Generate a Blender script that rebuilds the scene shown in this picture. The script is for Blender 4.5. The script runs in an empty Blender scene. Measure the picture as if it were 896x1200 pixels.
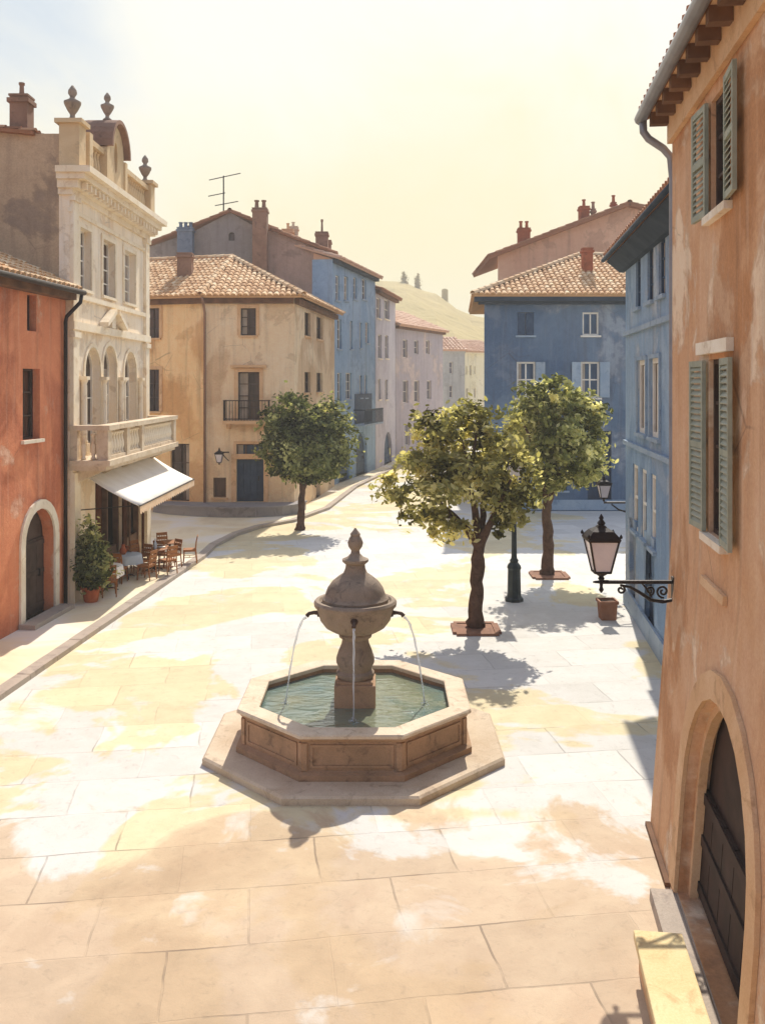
import bpy, bmesh, math, random
from mathutils import Vector as V, noise as mnoise
from mathutils.geometry import tessellate_polygon
R = math.radians
rnd = random.Random(7)
H0, F, HY, CX = 6.2, 1080.0, 450.0, 448.0
sc = bpy.context.scene
COL = sc.collection

def P(px, py, Y): return V(((px-CX)*Y/F, Y, H0-(py-HY)*Y/F))
def G(px, py, z=0.0):
    Y = (H0-z)*F/(py-HY); return V(((px-CX)*Y/F, Y, z))
def lin(h):
    h = h.lstrip('#'); o = []
    for i in (0, 2, 4):
        c = int(h[i:i+2], 16)/255.0
        o.append(c/12.92 if c <= 0.04045 else ((c+0.055)/1.055)**2.4)
    return (*o, 1.0)

# ------------------------------------------------------------------ node helpers
class NT:
    def __init__(s, name):
        s.m = bpy.data.materials.new(name); s.m.use_nodes = True
        s.t = s.m.node_tree; s.t.nodes.clear()
        s.out = s.n('ShaderNodeOutputMaterial')
    def n(s, typ, **kw):
        nd = s.t.nodes.new(typ)
        for k, v in kw.items(): setattr(nd, k, v)
        return nd
    def l(s, a, b): s.t.links.new(a, b)
    def set(s, sock, v):
        if hasattr(v, 'is_output'): s.l(v, sock)
        else: sock.default_value = v
    def noise(s, vec, scale, detail=4, rough=0.55, dist=0.0):
        nd = s.n('ShaderNodeTexNoise'); s.l(vec, nd.inputs['Vector'])
        nd.inputs['Scale'].default_value = scale; nd.inputs['Detail'].default_value = detail
        nd.inputs['Roughness'].default_value = rough; nd.inputs['Distortion'].default_value = dist
        return nd.outputs['Fac']
    def ramp(s, fac, pts, interp='LINEAR'):
        nd = s.n('ShaderNodeValToRGB'); s.l(fac, nd.inputs[0]); cr = nd.color_ramp; cr.interpolation = interp
        while len(cr.elements) < len(pts): cr.elements.new(0.5)
        for e, (p, c) in zip(cr.elements, pts):
            e.position = p; e.color = c if len(c) == 4 else (*c, 1)
        return nd.outputs[0]
    def mr(s, v, a, b, c=0.0, d=1.0):
        nd = s.n('ShaderNodeMapRange'); s.set(nd.inputs[0], v)
        for i, x in enumerate((a, b, c, d)): nd.inputs[i+1].default_value = x
        return nd.outputs[0]
    def math(s, op, a, b=0.0):
        nd = s.n('ShaderNodeMath', operation=op); s.set(nd.inputs[0], a); s.set(nd.inputs[1], b); return nd.outputs[0]
    def mix(s, f, a, b, mode='MIX'):
        nd = s.n('ShaderNodeMix', data_type='RGBA', blend_type=mode)
        s.set(nd.inputs[0], f); s.set(nd.inputs[6], a); s.set(nd.inputs[7], b); return nd.outputs[2]
    def bump(s, h, strength=0.3, dist=0.02):
        nd = s.n('ShaderNodeBump'); s.l(h, nd.inputs['Height'])
        nd.inputs['Strength'].default_value = strength; nd.inputs['Distance'].default_value = dist
        return nd.outputs[0]
    def bsdf(s, col, rough=0.9, normal=None, metal=0.0, spec=0.3):
        b = s.n('ShaderNodeBsdfPrincipled'); s.set(b.inputs['Base Color'], col); s.set(b.inputs['Roughness'], rough)
        b.inputs['Metallic'].default_value = metal; b.inputs['Specular IOR Level'].default_value = spec
        if normal is not None: s.l(normal, b.inputs['Normal'])
        s.l(b.outputs[0], s.out.inputs[0]); return b
    def pos(s): return s.n('ShaderNodeNewGeometry').outputs['Position']
    def obj(s): return s.n('ShaderNodeTexCoord').outputs['Object']

def plaster(name, a, b, c, scale=0.35, blot=0.5, streak=True, rough=0.92, dark=None):
    """limewashed plaster: broad pigment drifts, worn patches with a dried rim, fine grain, run marks"""
    t = NT(name); p = t.pos()
    big = t.noise(p, scale, 5, 0.6, 0.6)
    col = t.mix(t.mr(big, 0.35, 0.65), lin(a), lin(b))
    pt = t.noise(p, scale*1.7, 6, 0.62, 0.3)
    patch = t.mr(pt, 0.54, 0.60)
    rim = t.math('MULTIPLY', t.mr(pt, 0.545, 0.57), t.mr(pt, 0.60, 0.572))
    col = t.mix(t.math('MULTIPLY', patch, blot), col, lin(c))
    col = t.mix(t.math('MULTIPLY', rim, 0.14), col, (0.10, 0.06, 0.04, 1))
    if dark:
        of = t.n('ShaderNodeMapping'); t.l(p, of.inputs[0]); of.inputs['Location'].default_value = (13.7, 5.1, 8.3)
        dn = t.noise(of.outputs[0], scale*0.8, 6, 0.6, 0.5)
        col = t.mix(t.math('MULTIPLY', t.mr(dn, 0.51, 0.56), 0.6), col, lin(dark))
    ck = t.n('ShaderNodeTexVoronoi', feature='DISTANCE_TO_EDGE'); dw = t.n('ShaderNodeMapping'); t.l(p, dw.inputs[0])
    t.l(t.mix(0.12, dw.outputs[0], t.n('ShaderNodeTexNoise').outputs['Color']), ck.inputs['Vector']); ck.inputs['Scale'].default_value = 0.9
    crack = t.math('MULTIPLY', t.mr(ck.outputs['Distance'], 0.012, 0.003), t.mr(t.noise(p, 0.5, 3, 0.5), 0.55, 0.62))
    col = t.mix(t.math('MULTIPLY', crack, 0.35), col, (0.08, 0.05, 0.04, 1))
    if streak:
        mp = t.n('ShaderNodeMapping'); t.l(p, mp.inputs[0]); mp.inputs['Scale'].default_value = (2.2, 2.2, 0.16)
        st = t.noise(mp.outputs[0], 1.3, 4, 0.6)
        col = t.mix(t.math('MULTIPLY', t.mr(st, 0.52, 0.72), 0.28), col, (0.09, 0.06, 0.05, 1))
        st2 = t.noise(mp.outputs[0], 2.9, 3, 0.5)
        col = t.mix(t.math('MULTIPLY', t.mr(st2, 0.55, 0.75), 0.2), col, lin(c))
    g = t.noise(p, 22, 5, 0.7)
    col = t.mix(0.5, col, t.mix(t.mr(g, 0.3, 0.7), (0.36, 0.36, 0.36, 1), (0.64, 0.64, 0.64, 1)), 'OVERLAY')
    md = t.noise(p, 3.2, 7, 0.7, 0.5)
    col = t.mix(0.4, col, t.mix(t.mr(md, 0.3, 0.7), (0.38, 0.38, 0.38, 1), (0.62, 0.62, 0.62, 1)), 'OVERLAY')
    h = t.math('ADD', t.math('MULTIPLY', t.noise(p, 9, 6, 0.65), 0.7), t.math('MULTIPLY', g, 0.35))
    t.bsdf(col, rough, t.bump(h, 0.6, 0.035), spec=0.15)
    return t.m

def stone(name, a, b, dark, scale=1.2, rough=0.85, bs=0.5):
    t = NT(name); p = t.obj()
    n1 = t.noise(p, scale, 6, 0.62, 0.4)
    col = t.mix(t.mr(n1, 0.35, 0.65), lin(a), lin(b))
    n2 = t.noise(p, scale*2.3, 6, 0.66, 0.8)
    col = t.mix(t.math('MULTIPLY', t.mr(n2, 0.55, 0.66), 0.6), col, lin(dark))
    g = t.noise(p, 40, 4, 0.7)
    col = t.mix(0.45, col, t.mix(t.mr(g, 0.3, 0.7), (0.36, 0.36, 0.36, 1), (0.64, 0.64, 0.64, 1)), 'OVERLAY')
    h = t.math('ADD', t.math('MULTIPLY', n2, 0.6), t.math('MULTIPLY', g, 0.3))
    t.bsdf(col, rough, t.bump(h, bs, 0.025), spec=0.25)
    return t.m

def paint(name, a, b, rough=0.6, scale=3.0, metal=0.0, bs=0.15, spec=0.3):
    t = NT(name); p = t.obj()
    n1 = t.noise(p, scale, 5, 0.6, 0.3)
    col = t.mix(t.mr(n1, 0.35, 0.65), lin(a), lin(b))
    g = t.noise(p, 45, 3, 0.6)
    t.bsdf(col, rough, t.bump(g, bs, 0.01), metal, spec)
    return t.m

def tiles(name, a, b, c):
    t = NT(name); p = t.pos()
    at = t.n('ShaderNodeAttribute', attribute_name='tint').outputs['Fac']
    n1 = t.noise(p, 0.8, 5, 0.6, 0.3)
    f = t.math('ADD', t.math('MULTIPLY', at, 0.75), t.math('MULTIPLY', n1, 0.35))
    col = t.ramp(f, [(0.1, lin(a)), (0.5, lin(b)), (0.9, lin(c))])
    g = t.noise(p, 25, 4, 0.7)
    col = t.mix(0.4, col, t.mix(t.mr(g, 0.3, 0.7), (0.3, 0.3, 0.3, 1), (0.66, 0.66, 0.66, 1)), 'OVERLAY')
    t.bsdf(col, 0.85, t.bump(g, 0.4, 0.02), spec=0.25)
    return t.m

def leaves(name, a, b, c, trans=0.45):
    t = NT(name)
    at = t.n('ShaderNodeAttribute', attribute_name='tint').outputs['Fac']
    col = t.ramp(at, [(0.05, lin(a)), (0.5, lin(b)), (0.95, lin(c))])
    d = t.n('ShaderNodeBsdfDiffuse'); t.l(col, d.inputs[0])
    tr = t.n('ShaderNodeBsdfTranslucent'); t.l(t.mix(1.0, col, (1.45, 1.35, 0.85, 1), 'MULTIPLY'), tr.inputs[0])
    mx = t.n('ShaderNodeMixShader'); mx.inputs[0].default_value = trans
    t.l(d.outputs[0], mx.inputs[1]); t.l(tr.outputs[0], mx.inputs[2]); t.l(mx.outputs[0], t.out.inputs[0])
    return t.m

def glassy(name, a, b):
    """window: dark room behind old glass, pale drift of curtains"""
    t = NT(name); p = t.pos()
    mp = t.n('ShaderNodeMapping'); t.l(p, mp.inputs[0]); mp.inputs['Scale'].default_value = (1.6, 1.6, 0.35)
    n1 = t.noise(mp.outputs[0], 1.4, 4, 0.6, 0.4)
    col = t.mix(t.mr(n1, 0.38, 0.62), lin(a), lin(b))
    w = t.noise(p, 1.5, 2, 0.5)
    t.bsdf(col, 0.22, t.bump(w, 0.08, 0.05), spec=0.5)
    return t.m

M = {}
def mats():
    M['red'] = plaster('terracotta_plaster', '#e4966e', '#d4845e', '#f2ccb0', 0.3, 0.7, dark='#b0654a')
    M['palace'] = plaster('cream_stone_plaster', '#f4e0c2', '#f8e8d0', '#e0c4a0', 0.45, 0.55)
    M['palace_side'] = plaster('grey_brown_render', '#b4987a', '#c4a888', '#94806e', 0.25, 0.8)
    M['palace_trim'] = stone('cream_dressed_stone', '#f2e4cc', '#e8d4b2', '#caac88', 1.0)
    M['parapet'] = stone('weathered_parapet_stone', '#d8bf96', '#c8ab82', '#94806a', 0.8)
    M['ochre'] = plaster('ochre_plaster', '#f2c88e', '#f4d4a6', '#dcae78', 0.22, 0.6, dark='#d09a64')
    M['beige'] = plaster('beige_plaster', '#e6c8a0', '#ecd4b2', '#d2b088', 0.25, 0.6, dark='#c6a078')
    M['greygable'] = plaster('grey_gable_render', '#938a84', '#a4988c', '#7c7470', 0.3, 0.5)
    M['brownwall'] = plaster('brown_party_wall', '#a08676', '#b29484', '#826c60', 0.3, 0.6)
    M['bluestreet'] = plaster('pale_blue_plaster', '#8aa6c0', '#a0b6c8', '#7e98b4', 0.3, 0.6)
    M['greyhouse'] = plaster('lilac_grey_plaster', '#c0bac0', '#ccc6c8', '#b2aab0', 0.3, 0.5)
    M['mauve'] = plaster('mauve_plaster', '#aaa2a8', '#b6acae', '#d6c2b4', 0.2, 0.6)
    M['fargrey'] = plaster('far_grey_plaster', '#a9a9a6', '#b4b2aa', '#9a9a98', 0.2, 0.4)
    M['farcream'] = plaster('far_cream_plaster', '#eadfba', '#efe4c4', '#e2d2a6', 0.2, 0.4)
    M['deepblue'] = plaster('slate_blue_plaster', '#5c7086', '#788a9c', '#a6acb2', 0.22, 0.6, dark='#4a617c')
    M['brownhouse'] = plaster('tan_brown_plaster', '#caa084', '#d6b094', '#b08a72', 0.2, 0.5)
    M['rightblue'] = plaster('blue_grey_plaster', '#869fb8', '#9eb2c2', '#c6c8c6', 0.3, 0.6, dark='#6f8ba8')
    M['orange'] = plaster('orange_ochre_plaster', '#cc9a70', '#d8b08c', '#f0dabc', 0.4, 0.75, dark='#b0784a')
    M['sillstone'] = stone('pale_sill_stone', '#f0e6d2', '#e2d2b8', '#c2ab8c', 1.5)
    M['tanstone'] = stone('tan_stone', '#dcb890', '#d0a67a', '#b08660', 1.2)
    M['bluetrim'] = stone('blue_grey_trim', '#8fa2b4', '#a4b2bc', '#6d7f92', 1.2)
    M['fountain'] = stone('fountain_sandstone', '#b89474', '#9e8062', '#6f5a4a', 1.6, 0.8, 0.6)
    M['fountain_top'] = stone('fountain_grey_stone', '#a3907c', '#8a7a68', '#5e5248', 2.2, 0.8, 0.9)
    M['coping'] = stone('pale_coping_stone', '#dccab0', '#ccb698', '#a88e72', 1.8, 0.75)
    M['slabstone'] = stone('tan_slab_stone', '#d2c0a6', '#c0aa8e', '#9c8670', 1.2, 0.8)
    M['roof'] = tiles('terracotta_tiles', '#b08258', '#dab080', '#f0d6ac')
    M['roof_old'] = tiles('old_brown_tiles', '#7d5238', '#aa7450', '#d0a27a')
    M['roof_pink'] = tiles('rose_tiles', '#c49a7c', '#d4ae90', '#e4c6aa')
    M['glass'] = glassy('brown_dim_glass', '#2a1c16', '#5c4436')
    M['glass_warm'] = glassy('warm_dim_glass', '#5c4530', '#8c7050')
    M['glass_red'] = glassy('red_brown_dim_glass', '#2c140c', '#5a3222')
    M['glass_blue'] = glassy('blue_dim_glass', '#1f3048', '#3f566e')
    M['glass_grey'] = glassy('grey_dim_glass', '#54525c', '#77737a')
    M['dark'] = paint('dark_interior', '#100a07', '#20130c', 0.95, spec=0.05)
    M['white'] = paint('white_paint', '#efe8da', '#e2d8c6', 0.6)
    M['shutter'] = paint('sage_shutter_paint', '#8f9482', '#a3a592', 0.65, 4)
    M['shutter_dark'] = paint('dark_shutter_wood', '#3d3028', '#54443a', 0.7, 3)
    M['shutter_brown'] = paint('brown_shutter_wood', '#8c6f58', '#a0836a', 0.7, 3)
    M['shutter_blue'] = paint('blue_shutter_paint', '#31445c', '#43586e', 0.7, 3)
    M['door'] = paint('brown_door_wood', '#5e4634', '#7a5c44', 0.7, 2.5)
    M['darkdoor'] = paint('old_dark_door_wood', '#2e211b', '#43322a', 0.75, 2)
    M['awning_shade'] = paint('awning_shade_brown', '#43230f', '#5c3317', 0.8, 2, spec=0.1)  # brown kept dark to paint the shade under the awning
    M['door_blue'] = paint('navy_door_paint', '#26364c', '#3c4c60', 0.6, 2)
    M['wood_eave'] = paint('eave_timber', '#5d4230', '#7c5a40', 0.85, 2)
    M['soffit_dark'] = paint('dark_blue_eave', '#2c3844', '#3c4854', 0.85, 2)
    M['iron'] = paint('dark_iron', '#221b1a', '#2f2624', 0.45, 5, 0.3)
    M['spoutbronze'] = paint('brown_bronze', '#46342a', '#5c463a', 0.5, 5, 0.3)
    M['post'] = paint('green_black_iron', '#2a3336', '#384245', 0.45, 5, 0.3)
    M['zinc'] = paint('zinc_gutter', '#87868a', '#9b9a9c', 0.5, 2, 0.4)
    M['lampglass'] = paint('milky_lamp_glass', '#e6dede', '#d8cfd2', 0.25, 3)
    M['awning'] = paint('white_awning_canvas', '#f2ece0', '#e8e0d2', 0.9, 1.5)
    M['valance'] = paint('peach_valance_canvas', '#e6c8a8', '#dab894', 0.9, 2)
    M['cloth'] = paint('white_table_linen', '#f0ebe2', '#e4ddd2', 0.9, 2)
    M['curtain'] = paint('linen_curtain', '#9a8c7c', '#b4a594', 0.95, 2)
    M['cloth_blue'] = paint('pale_blue_linen', '#b8c2ca', '#c6ced2', 0.9, 2)
    M['chairwood'] = paint('warm_chair_wood', '#8a5426', '#a86c38', 0.6, 5)
    M['pot'] = paint('terracotta_pot', '#a4512e', '#bd6c44', 0.8, 4)
    M['bark'] = stone('dark_bark', '#6a5040', '#4a362a', '#2a1c15', 4.0, 0.95, 1.6)
    M['leaf'] = leaves('olive_leaves', '#444a2c', '#949866', '#ece8b8', 0.56)
    M['leaf_warm'] = leaves('warm_olive_leaves', '#48482a', '#a09e68', '#f0eab8', 0.57)
    M['leaf_dark'] = leaves('dark_green_leaves', '#363e28', '#727a50', '#d0d09a', 0.5)
    M['pit'] = stone('terracotta_pit_edge', '#9a7058', '#84604c', '#64463a', 2.0)
    M['kerb'] = stone('kerb_stone', '#a89a8c', '#b6a898', '#8c8078', 0.9)
    M['terracestone'] = stone('grey_terrace_stone', '#8a8584', '#9a948f', '#6e6868', 0.7)
    M['crate'] = paint('crate_wood', '#8c5c40', '#a5745a', 0.8, 3)
    M['benchstone'] = stone('yellow_bench_stone', '#ecd8a8', '#e0c894', '#c8a878', 1.2)
    M['chimney_red'] = stone('red_chimney_brick', '#b0603c', '#96502f', '#6e3a26', 2.0)
    M['chimney_brown'] = stone('brown_chimney_render', '#9c7862', '#84644f', '#66503f', 1.5)
    M['chimney_blue'] = stone('slate_chimney_render', '#7f8a98', '#6c7886', '#4c5c70', 1.5)
    M['hilltree'] = paint('hill_foliage', '#b4a064', '#c0ae74', 0.95, 0.3)
    # water
    t = NT('fountain_water'); p = t.pos()
    mp = t.n('ShaderNodeMapping'); t.l(p, mp.inputs[0]); mp.inputs['Scale'].default_value = (1.1, 2.6, 1)
    w = t.noise(mp.outputs[0], 2.2, 3, 0.5, 0.6)
    c = t.mix(t.mr(t.noise(p, 0.7, 3), 0.4, 0.6), lin('#647c78'), lin('#7c826a'))
    b = t.bsdf(c, 0.04, t.bump(w, 0.3, 0.09), spec=0.7); b.inputs['IOR'].default_value = 1.9; M['water'] = t.m
    t = NT('falling_water')
    b = t.bsdf((0.9, 0.95, 1, 1), 0.08, None, 0, 0.6); b.inputs['Transmission Weight'].default_value = 0.65
    b.inputs['IOR'].default_value = 1.2; M['jet'] = t.m
    # hill
    t = NT('dry_hillside'); p = t.pos()
    n = t.noise(p, 0.06, 6, 0.65, 0.4)
    t.bsdf(t.ramp(n, [(0.35, lin('#a8935a')), (0.55, lin('#b6a268')), (0.7, lin('#988450'))]), 0.95, t.bump(n, 0.6, 3.0)); M['hill'] = t.m
    # square paving: pale limestone flags, worn white, sandy and buff areas
    t = NT('limestone_paving'); p = t.pos()
    sp = t.n('ShaderNodeSeparateXYZ'); t.l(p, sp.inputs[0]); X, Y = sp.outputs[0], sp.outputs[1]
    br = t.n('ShaderNodeTexBrick'); mp = t.n('ShaderNodeMapping'); t.l(p, mp.inputs[0])
    mp.inputs['Rotation'].default_value = (0, 0, R(-8))
    wv = t.n('ShaderNodeVectorMath', operation='SCALE'); wn_ = t.n('ShaderNodeTexNoise'); t.l(p, wn_.inputs['Vector']); wn_.inputs['Scale'].default_value = 1.1; wn_.inputs['Detail'].default_value = 3; t.l(wn_.outputs['Color'], wv.inputs[0]); wv.inputs['Scale'].default_value = 0.09
    va = t.n('ShaderNodeVectorMath', operation='ADD'); t.l(mp.outputs[0], va.inputs[0]); t.l(wv.outputs[0], va.inputs[1])
    t.l(va.outputs[0], br.inputs['Vector'])
    for k, v in (('Scale', 1.0), ('Mortar Size', 0.014), ('Mortar Smooth', 0.2), ('Brick Width', 1.75), ('Row Height', 1.15), ('Bias', 0.0)): br.inputs[k].default_value = v
    br.inputs['Color1'].default_value = (0, 0, 0, 1); br.inputs['Color2'].default_value = (1, 1, 1, 1); br.inputs['Mortar'].default_value = (0.5, 0.5, 0.5, 1)
    wob = t.noise(p, 0.33, 6, 0.62, 0.5)
    wob2 = t.noise(p, 0.16, 5, 0.6, 0.8)
    fine = t.noise(p, 1.6, 6, 0.65, 0.3)
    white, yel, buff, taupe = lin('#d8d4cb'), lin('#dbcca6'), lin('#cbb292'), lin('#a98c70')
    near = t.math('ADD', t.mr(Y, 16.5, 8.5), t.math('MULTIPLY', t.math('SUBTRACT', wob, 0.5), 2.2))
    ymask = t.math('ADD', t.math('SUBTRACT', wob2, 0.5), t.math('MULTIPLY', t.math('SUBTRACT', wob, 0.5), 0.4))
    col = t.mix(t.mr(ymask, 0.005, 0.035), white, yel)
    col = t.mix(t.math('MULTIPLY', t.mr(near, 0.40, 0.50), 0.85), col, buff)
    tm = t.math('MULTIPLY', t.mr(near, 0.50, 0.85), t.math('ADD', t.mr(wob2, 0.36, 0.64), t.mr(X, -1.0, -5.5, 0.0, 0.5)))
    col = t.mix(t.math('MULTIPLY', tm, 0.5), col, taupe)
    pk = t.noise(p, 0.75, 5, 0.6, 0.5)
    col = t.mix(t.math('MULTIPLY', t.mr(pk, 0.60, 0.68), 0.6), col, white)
    per = t.mr(br.outputs['Color'], 0.0, 1.0, 0.90, 1.05)
    hsv = t.n('ShaderNodeHueSaturation'); t.l(col, hsv.inputs['Color']); t.l(per, hsv.inputs['Value']); col = hsv.outputs[0]
    jm = t.math('MULTIPLY', br.outputs['Fac'], t.math('MULTIPLY', t.mr(t.noise(p, 0.55, 4, 0.6), 0.46, 0.60), t.mr(Y, 24.0, 13.0, 0.35, 1.0)))
    col = t.mix(t.math('MULTIPLY', jm, 0.55), col, (0.13, 0.10, 0.08, 1))
    col = t.mix(t.math('MULTIPLY', t.mr(t.noise(p, 6.0, 9, 0.8, 0.8), 0.54, 0.70), 0.34), col, (0.22, 0.17, 0.13, 1))
    col = t.mix(0.42, col, t.mix(t.mr(fine, 0.3, 0.7), (0.38, 0.38, 0.38, 1), (0.62, 0.62, 0.62, 1)), 'OVERLAY')
    gr = t.noise(p, 30, 4, 0.7)
    hh = t.math('SUBTRACT', t.math('ADD', t.math('MULTIPLY', fine, 0.5), t.math('MULTIPLY', gr, 0.2)), t.math('MULTIPLY', br.outputs['Fac'], 0.5))
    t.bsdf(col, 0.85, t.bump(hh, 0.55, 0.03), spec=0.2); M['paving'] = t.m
    t = NT('pavement_flags'); p = t.pos()
    n = t.noise(p, 0.4, 6, 0.6, 0.5)
    col = t.ramp(n, [(0.38, lin('#e8e0d0')), (0.5, lin('#e8dab8')), (0.62, lin('#dccaa8'))])
    f = t.noise(p, 20, 4, 0.7)
    t.bsdf(col, 0.85, t.bump(f, 0.3, 0.01), spec=0.2); M['pavement'] = t.m
mats()

# ------------------------------------------------------------------ object helpers
def rootloc(o):
    while o.parent: o = o.parent
    return o.location

def thing(name, label, cat, loc=(0, 0, 0), group=None):
    o = bpy.data.objects.new(name, None); COL.objects.link(o); o.location = loc
    o['label'] = label; o['category'] = cat
    if group: o['group'] = group
    return o

def tag(o, label=None, cat=None, group=None, kind=None):
    for k, v in (('label', label), ('category', cat), ('group', group), ('kind', kind)):
        if v: o[k] = v
    return o

class MB:
    def __init__(s): s.v = []; s.f = []; s.t = []
    def face(s, pts, tint=0.5):
        i = len(s.v); s.v += [V(p) for p in pts]; s.f.append(tuple(range(i, i+len(pts)))); s.t.append(tint)
    def grid(s, rings, close=True, tint=0.5, cap=True):
        """rings of equal length, joined to a skin"""
        i0 = len(s.v); n = len(rings[0])
        for r in rings: s.v += [V(p) for p in r]
        for a in range(len(rings)-1):
            for b in range(n if close else n-1):
                c = (b+1) % n
                s.f.append((i0+a*n+b, i0+a*n+c, i0+(a+1)*n+c, i0+(a+1)*n+b)); s.t.append(tint)
        if cap and close:
            s.f.append(tuple(i0+b for b in range(n))); s.t.append(tint)
            s.f.append(tuple(i0+(len(rings)-1)*n+b for b in range(n))); s.t.append(tint)
    def hexa(s, a, b, tint=0.5):
        """two matching quads a (4 pts) and b (4 pts) -> closed solid"""
        s.grid([a, b], True, tint)
    def box(s, c, size, rz=0.0, tint=0.5):
        c = V(c); hx, hy, hz = size[0]/2, size[1]/2, size[2]/2
        ca, sa = math.cos(rz), math.sin(rz)
        f = lambda x, y, z: c+V((x*ca-y*sa, x*sa+y*ca, z))
        s.hexa([f(-hx, -hy, -hz), f(hx, -hy, -hz), f(hx, hy, -hz), f(-hx, hy, -hz)],
               [f(-hx, -hy, hz), f(hx, -hy, hz), f(hx, hy, hz), f(-hx, hy, hz)], tint)
    def tube(s, path, rad, n=8, cap=True):
        path = [V(p) for p in path]
        if not isinstance(rad, (list, tuple)): rad = [rad]*len(path)
        rings = []; prev = None
        for i, p in enumerate(path):
            d = (path[min(i+1, len(path)-1)]-path[max(i-1, 0)]).normalized()
            if prev is None:
                a = d.cross(V((0, 0, 1)) if abs(d.z) < 0.9 else V((1, 0, 0))).normalized()
            else:
                a = (prev-d*prev.dot(d)).normalized()
            prev = a; b = d.cross(a)
            rings.append([p+(a*math.cos(2*math.pi*k/n)+b*math.sin(2*math.pi*k/n))*rad[i] for k in range(n)])
        s.grid(rings, True, 0.5, cap)
    def lathe(s, c, prof, n=24, ph=0.0, cap=True):
        c = V(c)
        s.grid([[c+V((r*math.cos(2*math.pi*k/n+ph), r*math.sin(2*math.pi*k/n+ph), z)) for k in range(n)] for r, z in prof], True, 0.5, cap)
    def build(s, name, mat, parent=None, smooth=False, recalc=True, tint=False, auto=None):
        base = rootloc(parent) if parent else V((0, 0, 0))
        me = bpy.data.meshes.new(name)
        me.from_pydata([v-base for v in s.v], [], s.f)
        if tint:
            at = me.attributes.new('tint', 'FLOAT', 'FACE'); at.data.foreach_set('value', s.t)
        if recalc:
            bm = bmesh.new(); bm.from_mesh(me); bmesh.ops.recalc_face_normals(bm, faces=bm.faces); bm.to_mesh(me); bm.free()
        if smooth:
            me.polygons.foreach_set('use_smooth', [True]*len(me.polygons))
            if auto:
                try: me.set_sharp_from_angle(angle=R(auto))
                except Exception: pass
        me.materials.append(M[mat] if isinstance(mat, str) else mat)
        o = bpy.data.objects.new(name, me); COL.objects.link(o)
        if parent: o.parent = parent
        return o

def dup(root, loc, rz=0.0, label=None, group=None):
    r = root.copy(); COL.objects.link(r); r.location = loc; r.rotation_euler = (0, 0, rz)
    if label: r['label'] = label
    if group: r['group'] = group
    for ch in list(root.children):
        c = ch.copy(); COL.objects.link(c); c.parent = r
        for g in list(ch.children):
            d = g.copy(); COL.objects.link(d); d.parent = c
    return r

# ------------------------------------------------------------------ walls and openings
class Op:
    def __init__(s, u0, u1, z0, z1, arch=False): s.u0, s.u1, s.z0, s.z1, s.arch = min(u0, u1), max(u0, u1), min(z0, z1), max(z0, z1), arch
    def outline(s, g=0.0, n=12, bottom=True):
        u0, u1, z0, z1 = s.u0-g, s.u1+g, s.z0-(g if bottom else 0), s.z1+g
        if not s.arch: return [(u0, z0), (u1, z0), (u1, z1), (u0, z1)]
        r = (u1-u0)/2; zc = z1-r
        return [(u0, z0), (u1, z0)]+[((u0+u1)/2+r*math.cos(math.pi*k/n), zc+r*math.sin(math.pi*k/n)) for k in range(n+1)]

class Wall:
    def __init__(s, A, B, z0, z1, flip=False, lean=0.0, zl=4.2):
        s.A = V((A[0], A[1])); s.B = V((B[0], B[1])); s.L = (s.B-s.A).length; s.d = (s.B-s.A)/s.L
        s.n = V((s.d.y, -s.d.x))
        if s.n.dot(-s.A) < 0: s.n = -s.n
        if flip: s.n = -s.n
        s.z0, s.z1, s.lean, s.zl = z0, z1, lean, zl
    def pt(s, u, z, d=0.0):
        if s.lean and z < s.zl: d = d+s.lean*(s.zl-z)/s.zl
        q = s.A+s.d*u+s.n*d; return V((q.x, q.y, z))
    def u(s, px):
        k = (px-CX)/F; return (k*s.A.y-s.A.x)/(s.d.x-k*s.d.y)
    def z(s, u, py): return H0-(py-HY)*(s.A+s.d*u).y/F
    def op(s, x0, x1, y0, y1, arch=False):
        a, b = s.u(x0), s.u(x1); m = (a+b)/2
        return Op(a, b, s.z(m, y1), s.z(m, y0), arch)
    def box(s, mb, u0, u1, z0, z1, d0, d1):
        mb.hexa([s.pt(u0, z0, d0), s.pt(u1, z0, d0), s.pt(u1, z0, d1), s.pt(u0, z0, d1)],
                [s.pt(u0, z1, d0), s.pt(u1, z1, d0), s.pt(u1, z1, d1), s.pt(u0, z1, d1)])

def wallface(mb, w, ops, depth=0.22, outer=None):
    outer = outer or [(0, w.z0), (w.L, w.z0), (w.L, w.z1), (0, w.z1)]
    loops = [[V((a, b, 0)) for a, b in outer]]+[[V((a, b, 0)) for a, b in o.outline()] for o in ops]
    flat = [p for l in loops for p in l]
    for tri in tessellate_polygon(loops):
        mb.face([w.pt(flat[i].x, flat[i].y) for i in tri])
    for o in ops:
        ol = o.outline()
        for i in range(len(ol)):
            a, b = ol[i], ol[(i+1) % len(ol)]
            mb.face([w.pt(*a), w.pt(*b), w.pt(*b, -depth), w.pt(*a, -depth)])

def sides(mb, pts, z0, z1, cap=True):
    """plain walls along an open chain of plan points"""
    for a, b in zip(pts[:-1], pts[1:]):
        mb.face([(a[0], a[1], z0), (b[0], b[1], z0), (b[0], b[1], z1), (a[0], a[1], z1)])
    if cap: mb.face([(p[0], p[1], z1-0.02) for p in pts])

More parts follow.
